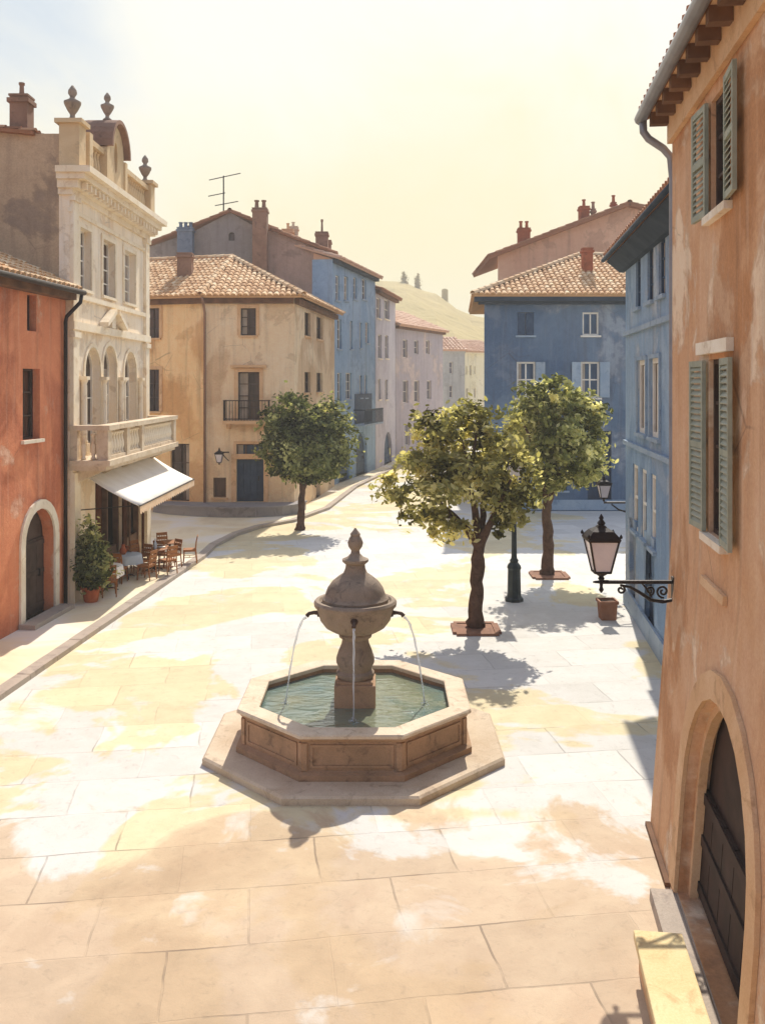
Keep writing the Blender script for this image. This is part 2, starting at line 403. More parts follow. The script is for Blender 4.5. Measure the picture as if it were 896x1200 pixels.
def ring(mb, w, o, g, d0, d1, skip_bottom=True):
    """frame of width g round an opening (outside it when g > 0, inside when < 0)"""
    i, e = o.outline(0, bottom=False), o.outline(g, bottom=not skip_bottom)
    if g < 0: i, e = e, i
    n = len(i)
    for k in range(n):
        k2 = (k+1) % n
        if skip_bottom and k == 0: continue
        mb.hexa([w.pt(*i[k], d0), w.pt(*i[k2], d0), w.pt(*e[k2], d0), w.pt(*e[k], d0)],
                [w.pt(*i[k], d1), w.pt(*i[k2], d1), w.pt(*e[k2], d1), w.pt(*e[k], d1)])

def shutter(root, w, hu, z0, z1, width, side, mat, ang=12, louv=True, d=0.03):
    """open shutter leaf hinged at hu, lying back against the wall"""
    mb = MB(); a = R(ang)
    def q(t, z, e): return w.pt(hu+side*t*math.cos(a), z, d+t*math.sin(a)+e)
    def bar(t0, t1, za, zb, e0, e1): mb.hexa([q(t0, za, e0), q(t1, za, e0), q(t1, za, e1), q(t0, za, e1)], [q(t0, zb, e0), q(t1, zb, e0), q(t1, zb, e1), q(t0, zb, e1)])
    if not louv: bar(0, width, z0, z1, 0, 0.04)
    else:
        bar(0, 0.06, z0, z1, 0, 0.045); bar(width-0.06, width, z0, z1, 0, 0.045)
        zm = (z0+z1)/2
        for zz in (z0, zm-0.035, z1-0.07): bar(0.06, width-0.06, zz, zz+0.07, 0.002, 0.043)
        n = max(4, int((z1-z0)/0.075))
        for k in range(n):
            zz = z0+0.05+(z1-z0-0.1)*k/n
            mb.hexa([q(0.055, zz, 0.038), q(width-0.055, zz, 0.038), q(width-0.055, zz+0.05, 0.006), q(0.055, zz+0.05, 0.006)],
                    [q(0.055, zz+0.012, 0.042), q(width-0.055, zz+0.012, 0.042), q(width-0.055, zz+0.062, 0.010), q(0.055, zz+0.062, 0.010)])
    return mb.build('shutter', mat, root)

def window(root, w, o, glass='glass', frame='white', depth=0.18, bars=(1, 2), sill='sillstone', surround=None, sg=0.12, sh=None, shw=None, shm='shutter', louv=True, ang=10, fw=0.055):
    mb = MB(); mb.face([w.pt(a, b, -depth) for a, b in o.outline(0.02)])
    wn = mb.build('window', glass, root)
    fm = MB(); ring(fm, w, o, -fw, -depth+0.005, -depth+0.06, False)
    nv, nh = bars
    du = (o.u1-o.u0)
    for k in range(nv):
        uc = o.u0+du*(k+1)/(nv+1); w.box(fm, uc-fw*.4, uc+fw*.4, o.z0+fw, o.z1-fw*1.2, -depth+0.008, -depth+0.05)
    for k in range(nh):
        zc = o.z0+(o.z1-o.z0-(du/2 if o.arch else 0))*(k+1)/(nh+1); w.box(fm, o.u0+fw, o.u1-fw, zc-fw*.35, zc+fw*.35, -depth+0.01, -depth+0.047)
    fm.build('frame', frame, wn)
    cr_ = random.Random(int(o.u0*977+o.z0*131+o.u1*57))
    if du > 0.55 and cr_.random() < 0.45:
        cm = MB(); side = cr_.random() < 0.5; f = cr_.uniform(0.18, 0.42); zc = o.z1-(du/2 if o.arch else 0)-0.02; q0 = o.u0+0.02 if side else o.u1-0.02-du*f; n = 7
        cm.grid([[w.pt(q0+du*f*k/n, z_, -depth+0.002+(0.006 if k % 2 else 0)) for k in range(n+1)] for z_ in (o.z0+0.02, zc)], False)
        cm.build('curtain', 'curtain', wn)
    if sill:
        sm = MB(); w.box(sm, o.u0-0.1, o.u1+0.1, o.z0-0.09, o.z0-0.004, -depth+0.02, 0.09); sm.build('sill', sill, wn)
    if surround:
        s2 = MB(); ring(s2, w, o, sg, 0.003, 0.045); s2.build('surround', surround, wn)
    if sh:
        wd = shw or du/2
        for side, hu in ((-1, o.u0-0.01), (1, o.u1+0.01)):
            if sh == 'both' or (sh == 'lo' and side < 0) or (sh == 'hi' and side > 0):
                shutter(wn, w, hu, o.z0+0.01, o.z1-0.01, wd, side, shm, ang, louv)
    return wn

def closed_shutters(root, w, o, mat='shutter_blue', sill=None, depth=0.06):
    wn = window(root, w, o, bars=(1, 0), sill=sill, depth=0.2)
    m = (o.u0+o.u1)/2
    for a, b in ((o.u0+0.01, m-0.015), (m+0.015, o.u1-0.01)):
        mb = MB(); w.box(mb, a, b, o.z0+0.02, o.z1-0.02, -depth, -depth+0.04)
        for zz in (0.2, 0.8): w.box(mb, a+0.02, b-0.02, o.z0+(o.z1-o.z0)*zz-0.05, o.z0+(o.z1-o.z0)*zz+0.05, -depth+0.042, -depth+0.06)
        mb.build('shutter', mat, wn)
    return wn

def door(root, w, o, mat='door', depth=0.3, surround=None, sg=0.18, sd=0.06, boards=4, handle=True):
    mb = MB()
    mb.face([w.pt(a, b, -depth-0.03) for a, b in o.outline(0.02)])
    bw = (o.u1-o.u0)/boards
    zt = o.z1-((o.u1-o.u0)/2 if o.arch else 0)
    for k in range(boards): w.box(mb, o.u0+bw*k+0.012, o.u0+bw*(k+1)-0.012, o.z0+0.03, zt-0.02, -depth-0.025, -depth+0.02)
    for zz in (0.12, 0.55, 0.93): w.box(mb, o.u0+0.03, o.u1-0.03, o.z0+(zt-o.z0)*zz-0.06, o.z0+(zt-o.z0)*zz+0.06, -depth+0.022, -depth+0.045)
    d = mb.build('door', mat, root)
    if handle:
        h = MB(); uc = o.u0+(o.u1-o.u0)*0.8; w.box(h, uc-0.02, uc+0.02, o.z0+1.0, o.z0+1.2, -depth+0.022, -depth+0.09); h.build('handle', 'iron', d)
    if surround:
        s2 = MB(); ring(s2, w, o, sg, 0.003, sd); s2.build('surround', surround, d)
    return d

def roofplane(mb, poly, pitch=0.28, row=0.42, thick=0.10):
    """poly[0]->poly[1] is the eave; barrel tiles run up from it, clipped to the polygon (convex)"""
    p = [V(q) for q in poly]; o = p[0]; e = (p[1]-o).normalized()
    up = p[-1]-o; nrm = e.cross(p[2]-o).normalized()
    if nrm.z < 0: nrm = -nrm
    s = nrm.cross(e)
    if s.z < 0: s = -s
    uv = [((q-o).dot(e), (q-o).dot(s)) for q in p]
    def span(u):
        vs = []
        for (a, b), (c, d) in zip(uv, uv[1:]+uv[:1]):
            if (a <= u < c) or (c <= u < a): vs.append(b+(d-b)*(u-a)/(c-a))
        return (min(vs), max(vs)) if len(vs) >= 2 else None
    u0, u1 = min(a for a, b in uv), max(a for a, b in uv)
    mb.hexa_poly = None
    top = [q+nrm*0.005 for q in p]; bot = [q-nrm*thick for q in p]
    mb.grid([bot, top], True, 0.12)
    n = max(1, int((u1-u0)/pitch)); st = (u1-u0)/n; r = st*0.46; hgt = st*0.36
    for k in range(n):
        u = u0+st*(k+0.5); sp = span(u)
        if not sp or sp[1]-sp[0] < 0.08: continue
        v0, v1 = sp; m = max(1, int((v1-v0)/row)); dv = (v1-v0)/m
        for j in range(m):
            a, b = v0+dv*j-(0.03 if j == 0 else 0.05), v0+dv*(j+1)
            ti = min(1, max(0, rnd.gauss(0.5, 0.24))); hh = hgt*rnd.uniform(0.9, 1.1); du = rnd.uniform(-0.012, 0.012)
            prof = [(-r, 0), (-r*0.62, hh*0.78), (0, hh), (r*0.62, hh*0.78), (r, 0)]
            lo = [o+e*(u+x+du)+s*a+nrm*(z+0.03) for x, z in prof]; hi = [o+e*(u+x*0.85+du)+s*b+nrm*(z*0.85+0.004) for x, z in prof]
            i = len(mb.v); mb.v += lo+hi
            for q in range(4): mb.f.append((i+q, i+q+1, i+5+q+1, i+5+q)); mb.t.append(ti)
            mb.f.append((i, i+1, i+2, i+3, i+4)); mb.t.append(ti*0.4)

def ridge(mb, a, b, r=0.13):
    a, b = V(a), V(b); d = b-a; n = max(1, int(d.length/0.45)); s = d.cross(V((0, 0, 1))).normalized(); up = s.cross(d).normalized()
    if up.z < 0: up = -up
    for k in range(n):
        p, q = a+d*(k/n)-d.normalized()*0.04, a+d*((k+1)/n); ti = rnd.uniform(0.3, 0.9)
        mk = lambda c, rr: [c+s*rr*math.cos(t)+up*(rr*math.sin(t)) for t in (0, .8, 1.57, 2.34, 3.14)]
        mb.grid([mk(p, r*1.12), mk(q, r*0.95)], False, ti)

def chimney(parent, c, w, d, z0, z1, mat, npot=2, rz=0.0, ph=0.4, pr=0.09, crown=True):
    mb = MB(); x, y = c
    mb.box((x, y, (z0+z1)/2), (w, d, z1-z0), rz)
    if crown:
        mb.box((x, y, z1-0.12), (w+0.12, d+0.12, 0.12), rz); mb.box((x, y, z1+0.032), (w+0.05, d+0.05, 0.06), rz)
    for k in range(npot):
        t = (k-(npot-1)/2)*(w/max(npot, 1))
        mb.lathe((x+t*math.cos(rz), y+t*math.sin(rz), z1+0.06), [(pr, 0), (pr*0.8, ph*0.8), (pr*1.15, ph*0.84), (pr*1.15, ph), (pr*0.7, ph)], 10)
    return mb.build('chimney', mat, parent)

# ================================================================== THE SETTING
mb = MB(); mb.face([(-700, -60, 0), (700, -60, 0), (700, 900, 0), (-700, 900, 0)])
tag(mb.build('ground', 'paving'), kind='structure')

def lx(Y): return -8.76+0.094*(Y-25.56)           # the facade line on the left side of the square

# raised pavement along the left facades and round the corner house, with a dressed kerb
kp = [G(-330, 1060), G(0, 822), G(120, 738), G(240, 655)]
inner = [(-26, 6), (-12, 6)]
kerb_line = [V((p.x, p.y, 0)) for p in kp]+[V((-6.3, 35.0, 0)), V((-5.9, 37.6, 0)), V((-5.2, 39.6, 0)), V((-3.9, 41.4, 0))]+[V((-2.6, 45.5, 0)), V((-1.5, 55, 0)), V((0.7, 66, 0)), V((2.2, 74, 0)), V((6.2, 84, 0)), V((9.5, 94, 0))]
HK = 0.11
mb = MB()
for a, b in zip(kerb_line[:-1], kerb_line[1:]):
    mb.face([(a.x, a.y, HK), (b.x, b.y, HK), (b.x-14, b.y, HK), (a.x-14, a.y, HK)])
tag(mb.build('pavement', 'pavement'), kind='structure')
mb = MB()
def strip(mb, line, w, z0, z1, gap=0.02, seg=1.1):
    """kerb stones laid along a line, kept to its left"""
    for a, b in zip(line[:-1], line[1:]):
        L = (b-a).length; n = max(1, int(L/seg)); d = (b-a)/L; s = V((-d.y, d.x, 0))
        for k in range(n):
            p, q = a+d*(L*k/n+gap/2), a+d*(L*(k+1)/n-gap/2); j = rnd.uniform(-0.006, 0.006); s2 = s*w
            f = lambda z: [V((v.x, v.y, z)) for v in (p+s*0.0, q, q+s2, p+s2)]
            mb.hexa(f(z0), f(z1+j))
strip(mb, kerb_line, 0.3, -0.02, HK+0.012)
tag(mb.build('kerb', 'kerb'), kind='structure')

# ------------------------------------------------------------------ terracotta house, far left
t = thing('red_house', 'terracotta red plastered house with an arched doorway, on the left edge of the square', 'house', (lx(20), 20, 0))
w = Wall((lx(12), 12), (lx(25.52), 25.52), 0, 8.75)
o1 = w.op(32, 43, 345, 388); o2 = w.op(27, 47, 432, 515); o3 = w.op(28, 63, 596, 733, True); o3.z0 = HK
o4 = Op(w.L-9.2, w.L-8.2, 4.6, 6.5); o5 = Op(w.L-9.5, w.L-8.3, HK, 2.6)
mb = MB(); wallface(mb, w, [o1, o2, o3, o4, o5], 0.3)
sides(mb, [(lx(25.52), 25.52), (-17, 25.52), (-17, 12), (lx(12), 12)], 0, 8.75)
mb.build('wall', 'red', t)
window(t, w, o1, bars=(0, 0), depth=0.25, frame='shutter_dark', sill=None)
window(t, w, o2, bars=(1, 2), depth=0.25, frame='shutter_dark', surround=None)
window(t, w, o4, bars=(1, 2), depth=0.25, frame='shutter_dark')
door(t, w, o5, depth=0.25)
door(t, w, o3, 'shutter_dark', 0.29, 'sillstone', 0.24)
mb = MB(); w.box(mb, o3.u0-0.3, o3.u1+0.3, HK+0.004, HK+0.12, 0.02, 0.45); mb.build('doorstep', 'kerb', t)
ea, eb = w.pt(0, 8.78, 0.45), w.pt(w.L, 8.78, 0.45); sl = 0.44
mb = MB(); roofplane(mb, [ea, eb, eb+V((-5.2, 0.45, 5.2*sl)), ea+V((-5.2, 0.45, 5.2*sl))], 0.27, 0.42)
ra, rb = ea+V((-5.2, 0.45, 5.2*sl+0.05)), eb+V((-5.2, 0.45, 5.2*sl+0.05)); ridge(mb, ra, rb)
roofplane(mb, [rb+V((-4.6, 0, -2)), ra+V((-4.6, 0, -2)), ra, rb], 0.4, 0.8)
rf = mb.build('roof', 'roof', t, tint=True, recalc=False)
mb = MB(); w.box(mb, 0, w.L, 8.52, 8.7, 0.003, 0.32); mb.build('eave_cornice', 'wood_eave', t)
mb = MB(); mb.tube([w.pt(0, 8.72, 0.53), w.pt(w.L+0.02, 8.72, 0.53)], 0.075, 8)
mb.tube([w.pt(w.L-0.12, 8.70, 0.52), w.pt(w.L-0.12, 8.45, 0.48), w.pt(w.L-0.2, 8.05, 0.12), w.pt(w.L-0.2, 7.9, 0.09), w.pt(w.L-0.2, 0.15, 0.09)], 0.055, 8)
mb.build('gutter_pipe', 'iron', t, True)

# ------------------------------------------------------------------ cream palace with balcony and parapet
palace = t = thing('palace', 'cream baroque mansion with a stone balcony, parapet urns and an awning at street level', 'mansion', (-8.5, 29, 0))
n0 = 0.10
w = Wall((-8.66, 25.56), (-8.62, 33.8), 0, 12.2)
up = [w.op(93, 106, 270, 343), w.op(120, 134, 277, 345), w.op(145, 158, 287, 348)]
for q in up: q.z0, q.z1 = 8.95, 10.7
ar = [w.op(99, 117, 407, 497, True), w.op(120, 136, 405, 497, True), w.op(145, 159, 408, 497, True)]
for q in ar: q.z0, q.z1 = 4.16, 7.3
ar[1].z1 = 7.42
caf = [w.op(117, 143, 560, 668), w.op(147, 166, 565, 655)]
caf[0].z0 = caf[1].z0 = HK; caf[0].z1 = caf[1].z1 = 3.05
mb = MB(); wallface(mb, w, up+ar+caf, 0.32)
mb.face([w.pt(0, 0), w.pt(0, 12.2), w.pt(0, 12.2, -0.3), w.pt(0, 0, -0.3)])
mb.build('wall', 'palace', t)
mb = MB(); a, b = w.pt(0.02, 0, -0.25), w.pt(w.L, 0, 0)
zt = 13.15
# grey party wall rising above the red house: top slopes gently with its tiled verge
p0, p1 = V((a.x, 25.58, 0)), V((-20, 25.58, 0))
for (x0, x1) in ((p0.x, -9.75), (-9.75, -20)):
    zf = lambda x: zt if x > -9.76 else zt+(-9.75-x)*0.10
    mb.face([(x0, 25.58, 0), (x1, 25.58, 0), (x1, 25.58, zf(x1)), (x0, 25.58, zf(x0) if x0 < -9.7 else zt)])
mb.face([(-20, 25.58, 0), (-20, 33.8, 0), (-20, 33.8, 14.1), (-20, 25.58, 14.17)])
mb.face([(-20, 33.8, 0), (b.x, 33.8, 0), (b.x, 33.8, 12.2), (-9.75, 33.8, 12.2), (-9.75, 33.8, zt), (-20, 33.8, 14.17)])
mb.face([(-9.76, 25.58, 12.2), (b.x-0.6, 33.8, 12.2), (b.x-0.6, 33.8, zt), (-9.76, 25.58, zt)])
mb.build('party_wall', 'palace_side', t)
mb = MB()
roofplane(mb, [(-9.62, 25.40, zt+0.03), (-9.62, 34.0, zt+0.03), (-20.2, 34.0, 14.25), (-20.2, 25.40, 14.25)], 0.27, 0.42)
mb.face([(-9.7, 25.6, 12.24), (b.x, 33.8, 12.24), (-9.7, 33.8, 12.24)], 0.2)
rf = mb.build('roof', 'roof_old', t, tint=True, recalc=False)
chimney(rf, (-10.28, 26.3), 0.5, 0.5, 13.0, 14.35, 'chimney_brown', 1, 0, 0.38, 0.075)
# cornice: three stepped bands, returned round the far corner
mb = MB()
for z0, z1, dd in ((11.45, 11.62, 0.10), (11.622, 11.85, 0.28), (11.852, 12.02, 0.48), (12.022, 12.20, 0.66)):
    w.box(mb, -0.05-dd*0.4, w.L+dd*0.5, z0, z1, -0.3, dd)
mb.build('cornice', 'palace_trim', t)
for k in range(22):
    mb = MB(); uu = 0.1+k*(w.L/22); w.box(mb, uu, uu+0.12, 11.63, 11.8, 0.285, 0.44); mb.build('modillion', 'palace_trim', t)
for z0, z1, dd in ((8.62, 8.76, 0.1), (7.72, 7.95, 0.14), (3.72, 3.9, 0.1), (10.98, 11.1, 0.06)):
    mb = MB(); w.box(mb, -0.03, w.L+0.03, z0, z1, -0.05, dd); mb.build('string_course', 'palace_trim', t)
for uu, dd in ((0.0, 0.10), (w.L-0.55, 0.11)):
    mb = MB(); w.box(mb, uu, uu+0.5, HK, 3.72, 0.002, dd+0.04)
    w.box(mb, uu+0.02, uu+0.48, 3.902, 7.72, 0.002, dd); w.box(mb, uu-0.03, uu+0.53, 7.5, 7.66, 0.003, dd+0.05)
    w.box(mb, uu+0.02, uu+0.48, 7.952, 11.3, 0.002, dd); w.box(mb, uu-0.03, uu+0.53, 11.3, 11.448, 0.003, dd+0.05)
    mb.build('pilaster', 'palace_trim', t)
for q in up: window(t, w, q, 'glass', 'white', 0.24, (1, 3), 'palace_trim', 'palace_trim', 0.14)
for q in ar: window(t, w, q, 'glass', 'white', 0.28, (1, 2), None, 'palace_trim', 0.12)
# engaged columns between the arched windows
us = [ar[0].u0-0.30, ar[0].u1+(ar[1].u0-ar[0].u1)/2, ar[1].u1+(ar[2].u0-ar[1].u1)/2-0.18, ar[2].u0-0.32, ar[2].u1+0.26]
for uu in us:
    mb = MB(); c = w.pt(uu, 0, 0.09)
    w.box(mb, uu-0.14, uu+0.14, 4.16, 4.5, 0.004, 0.22)
    mb.lathe((c.x, c.y, 0), [(0.10, 4.5), (0.12, 4.54), (0.095, 4.6), (0.09, 6.15), (0.08, 6.2), (0.13, 6.32)], 12)
    w.box(mb, uu-0.15, uu+0.15, 6.32, 6.42, 0.004, 0.22)
    mb.build('column', 'palace_trim', t, True, auto=40)
# broken pediment over the middle window
mb = MB(); m = (ar[1].u0+ar[1].u1)/2
for sgn in (-1, 1):
    a0, a1 = m+sgn*1.05, m+sgn*0.12
    mb.hexa([w.pt(a0, 7.95, 0.02), w.pt(a1, 8.42, 0.02), w.pt(a1, 8.56, 0.02), w.pt(a0, 8.09, 0.02)], [w.pt(a0, 7.95, 0.3), w.pt(a1, 8.42, 0.3), w.pt(a1, 8.56, 0.3), w.pt(a0, 8.09, 0.3)])
w.box(mb, m-0.2, m+0.2, 7.96, 8.38, 0.01, 0.16)
mb.build('pediment', 'palace_trim', t)
# parapet: posts, balusters, rails, central gable with an oval light
ZP = 12.2
posts = [(w.u(76)+0.28, 0.5), (w.u(93)+0.15, 0.3), (w.u(118)-0.12, 0.24), (w.u(138)+0.05, 0.24), (w.L-0.28, 0.56)]
posts[0] = (0.22, 0.56); posts[1] = (1.0, 0.3)
mb = MB()
for uc, ww in posts: w.box(mb, uc-ww/2, uc+ww/2, ZP+0.005, ZP+1.22, -0.28, 0.28)
for uc in (posts[0][0], posts[-1][0]): w.box(mb, uc-0.38, uc+0.38, ZP+1.222, ZP+1.34, -0.38, 0.38)
w.box(mb, 0.5, w.L-0.56, ZP+0.006, ZP+0.2, -0.16, 0.2)
for a0, a1 in ((posts[1][0]+0.15, posts[2][0]-0.12), (posts[3][0]+0.12, posts[4][0]-0.28)):
    w.box(mb, a0, a1, ZP+0.98, ZP+1.14, -0.15, 0.2)
w.box(mb, posts[0][0]+0.28, posts[1][0]-0.15, ZP+0.201, ZP+1.14, -0.1, 0.16)
pp = mb.build('parapet', 'parapet', t)
prof = [(0.075, 0), (0.075, 0.06), (0.045, 0.1), (0.085, 0.28), (0.075, 0.4), (0.04, 0.6), (0.05, 0.7), (0.075, 0.73), (0.075, 0.78)]
def baluster_row(parent, w, a0, a1, z, d, step, mat, sc_=1.0, sz=1.0):
    first = None; n = max(1, int((a1-a0)/step))
    for k in range(n):
        c = w.pt(a0+(a1-a0)*(k+0.5)/n, z, d)
        if first is None:
            b_ = MB(); b_.lathe(c, [(r*sc_, zz*sz) for r, zz in prof], 10); first = b_.build('baluster', mat, parent, True); c0 = c
        else:
            q = first.copy(); COL.objects.link(q); q.parent = parent; q.location = c-c0
baluster_row(pp, w, posts[1][0]+0.17, posts[2][0]-0.14, ZP+0.2, 0.02, 0.24, 'parapet')
baluster_row(pp, w, posts[3][0]+0.14, posts[4][0]-0.30, ZP+0.2, 0.02, 0.24, 'parapet')
g0, g1 = posts[2][0]+0.12, posts[3][0]-0.12; gm, gr = (g0+g1)/2, (g1-g0)/2
def gl(r, n=14): return [(gm+r*math.cos(math.pi*k/n), ZP+1.3+r*1.0*math.sin(math.pi*k/n)) for k in range(n+1)]
mb = MB(); out = [(g0, ZP+0.01), (g1, ZP+0.01)]+gl(gr)
ov = [(gm+0.17*math.cos(2*math.pi*k/16), ZP+1.15+0.5*math.sin(2*math.pi*k/16)) for k in range(16)]
fl = [V((a_, b_, 0)) for a_, b_ in out]; f2 = [V((a_, b_, 0)) for a_, b_ in ov]
for tri in tessellate_polygon([fl, f2]): mb.face([w.pt((fl+f2)[i].x, (fl+f2)[i].y, 0.22) for i in tri])
for k in range(len(ov)): mb.face([w.pt(*ov[k], 0.22), w.pt(*ov[(k+1) % 16], 0.22), w.pt(*ov[(k+1) % 16], 0.05), w.pt(*ov[k], 0.05)])
mb.face([w.pt(*q, 0.05) for q in ov])
for k in range(len(out)): a_, b_ = out[k], out[(k+1) % len(out)]; mb.face([w.pt(*a_, 0.22), w.pt(*b_, 0.22), w.pt(*b_, -0.55), w.pt(*a_, -0.55)])
mb.face([w.pt(*q, -0.55) for q in out])
mb.build('attic_gable', 'parapet', t)
mb = MB(); o_, i_ = gl(gr+0.15), gl(gr+0.03)
for k in range(14): mb.hexa([w.pt(*i_[k], 0.42), w.pt(*i_[k+1], 0.42), w.pt(*o_[k+1], 0.42), w.pt(*o_[k], 0.42)], [w.pt(*i_[k], -0.62), w.pt(*i_[k+1], -0.62), w.pt(*o_[k+1], -0.62), w.pt(*o_[k], -0.62)])
mb.build('gable_hood', 'chimney_brown', t)
urn = [(0.16, 0), (0.17, 0.05), (0.08, 0.12), (0.07, 0.2), (0.15, 0.32), (0.24, 0.5), (0.25, 0.58), (0.1, 0.66), (0.07, 0.72), (0.13, 0.82), (0.12, 0.92), (0.03, 1.06)]
for uc, dd, zz, sc_ in ((posts[0][0], 0, ZP+1.34, 0.95), (posts[-1][0], 0, ZP+1.34, 0.92), (gm, -0.05, ZP+1.3+gr+0.16, 0.84)):
    c = w.pt(uc, zz, dd); mb = MB(); mb.lathe(c, [(r*sc_, z_*sc_) for r, z_ in urn], 16); mb.build('urn', 'fountain_top', t, True)
# balcony
z0, z1 = 3.92, 5.05
mb = MB(); w.box(mb, -0.1, w.L+0.05, z0, z0+0.16, 0.003, 1.14); w.box(mb, -0.05, w.L, z0-0.12, z0-0.002, 0.003, 1.02)
for uu in (0.4, 2.2, 4.2, w.L-0.5):
    mb.hexa([w.pt(uu-0.12, z0-0.122, 0.004), w.pt(uu+0.12, z0-0.122, 0.004), w.pt(uu+0.12, z0-0.122, 0.9), w.pt(uu-0.12, z0-0.122, 0.9)], [w.pt(uu-0.12, z0-0.6, 0.004), w.pt(uu+0.12, z0-0.6, 0.004), w.pt(uu+0.12, z0-0.5, 0.12), w.pt(uu-0.12, z0-0.5, 0.12)])
bl = mb.build('balcony', 'coping', t)
mb = MB(); up_ = [(0.0, 0.34), (1.9, 0.28), (3.55, 0.28), (w.L-0.34, 0.34)]
for uu, ww in up_: w.box(mb, uu, uu+ww, z0+0.162, z1-0.14, 0.74, 1.06)
for uu in (0.0, w.L-0.3): w.box(mb, uu, uu+0.3, z0+0.163, z1-0.14, 0.004, 0.2)
w.box(mb, -0.06, w.L+0.02, z1-0.138, z1, 0.70, 1.12)
for uu in (-0.05, w.L-0.33): w.box(mb, uu, uu+0.34, z1-0.139, z1-0.001, 0.004, 0.698)
w.box(mb, 0.34, w.L-0.34, z0+0.164, z0+0.26, 0.76, 1.03)
mb.build('balustrade', 'coping', bl)
segs = [(0.34, 1.9), (2.18, 3.55), (3.83, w.L-0.34)]
for a0, a1 in segs: mb = MB(); w.box(mb, a0, a1, z0+0.261, z1-0.139, 0.80, 0.845); mb.build('shadow_panel', 'palace_trim', bl)  # panel added behind the balusters to cast one solid shadow on the awning
for a0, a1 in segs: baluster_row(bl, w, a0, a1, z0+0.26, 0.92, 0.23, 'palace_trim', 1, 0.84)
w2 = Wall(w.pt(0.15, 0, 0.2).xy, w.pt(0.15, 0, 0.74).xy, 0, 5)
baluster_row(bl, w2, 0, w2.L, z0+0.163, 0, 0.2, 'palace_trim', 1, 0.94)
# cafe front and awning
f0, f1 = w.u(112), w.L-0.62
for ua, ub in ((f0, caf[0].u0), (caf[0].u1, caf[1].u0), (caf[1].u1, f1)):
    if ub-ua > 0.08: mb = MB(); w.box(mb, ua, ub, HK+0.01, 3.2, 0.003, 0.06); mb.build('shade_panel', 'awning_shade', t)  # added panels; deep shade under the awning put into their brown
mb = MB(); w.box(mb, f0, f1, 3.202, 3.6, 0.003, 0.09); mb.build('shade_fascia', 'awning_shade', t)  # band in the same brown, also painted shade below the awning
for q in caf:
    mb = MB(); mb.face([w.pt(a_, b_, -0.30) for a_, b_ in q.outline(0.02)]); cd = mb.build('dark_doorway', 'dark', t)  # near-black sheet; darkness of the cafe inside put into its colour
    mb = MB(); ring(mb, w, q, -0.09, -0.28, -0.1); uc = (q.u0+q.u1)/2; w.box(mb, uc-0.05, uc+0.05, q.z0, q.z1-0.1, -0.28, -0.12); w.box(mb, q.u0+.1, q.u1-.1, q.z0+.05, q.z0+0.8, -0.29, -0.15)
    mb.build('frame', 'door', cd)
a0, a1 = 0.75, w.L-0.1
pw, pf = 3.68, 2.72
mb = MB()
N = 14
def awp(u, s_): return w.pt(u, pw+(pf-pw)*s_-0.06*math.sin(math.pi*s_), 0.06+s_*1.68)
mb.grid([[awp(a0+(a1-a0)*i/N, j/6) for i in range(N+1)] for j in range(7)], False)
aw = mb.build('awning', 'awning', t, True)
m_ = aw.modifiers.new('s', 'SOLIDIFY'); m_.thickness = 0.02
mb = MB()
for i in range(N*2):
    ua, ub = a0+(a1-a0)*i/(N*2), a0+(a1-a0)*(i+1)/(N*2); p, q = awp(ua, 1), awp(ub, 1)
    mid = (p+q)/2; dz = V((0, 0, -0.20)); d2 = V((0, 0, -0.26))
    mb.face([p+V((0.012, 0, 0)), q+V((0.012, 0, 0)), q+dz+V((0.012, 0, 0)), mid+d2+V((0.012, 0, 0)), p+dz+V((0.012, 0, 0))])
mb.build('valance', 'valance', aw)
mb = MB(); mb.tube([awp(a0, 1), awp(a1, 1)], 0.025)
for uu in (a0+0.02, a1-0.02): mb.tube([w.pt(uu, 2.6, 0.03), awp(uu, 0.98)], 0.018, 6)
mb.build('awning_frame', 'iron', aw)

# ------------------------------------------------------------------ ochre corner house
t = thing('corner_house', 'ochre corner house with tiled hip roof and small iron balcony, behind the left tree', 'house', (-8, 47, 0))
Q0, Q1, Q2, Q3 = (-15.0, 45.64), (-8.44, 43.8), (-4.18, 43.8), (-2.85, 54.8)
ZE = 10.3
wl, wm, wr = Wall(Q0, Q1, 0, ZE), Wall(Q1, Q2, 0, ZE), Wall(Q2, Q3, 0, ZE)
l1, l2, l3 = wl.op(170, 187, 361, 396), wl.op(170, 187, 433, 482), wl.op(248, 264, 576, 600)
m1, m2, m3 = wm.op(282, 300, 361, 393), wm.op(279, 304, 436, 492), wm.op(277, 309, 540, 598)
mg = Op(wm.u(250), wm.u(265), 0.8, 1.75)
l4 = wl.op(200, 222, 520, 596)
m3.z0 = 0.59; m3.z1 = 2.66; l4.z0 = 0.59
mf = Op(m3.u0, m3.u1, 2.75, 3.35)
r1, r2 = wr.op(357, 364, 366, 394), wr.op(371, 378, 367, 395)
r3, r4 = wr.op(357, 364, 436, 460), wr.op(371, 378, 437, 461)
r5 = Op(r1.u0+3, r1.u0+4.2, HK, 2.5); r6 = Op(r1.u0+5.6, r1.u0+6.5, 0.9, 2.6)
for a_, b_ in ((r1, r2), (r3, r4)): b_.z0, b_.z1 = a_.z0, a_.z1
mb = MB(); wallface(mb, wl, [l1, l2, l4], 0.25); mb.build('wall', 'ochre', t); mb = MB(); wallface(mb, wm, [m1, m2, m3, mf, mg], 0.25); wallface(mb, wr, [r1, r2, r3, r4, r5, r6], 0.25)
sides(mb, [Q3, (-15.0, 54.8), Q0], 0, ZE, False)
mb.build('wall', 'beige', t)
for q, ww in ((l1, wl), (l2, wl), (m1, wm)): window(t, ww, q, 'glass', 'shutter_dark', 0.2, (1, 2), 'tanstone', 'tanstone', 0.16)
window(t, wl, l4, 'glass', 'shutter_dark', 0.2, (1, 2), 'tanstone')
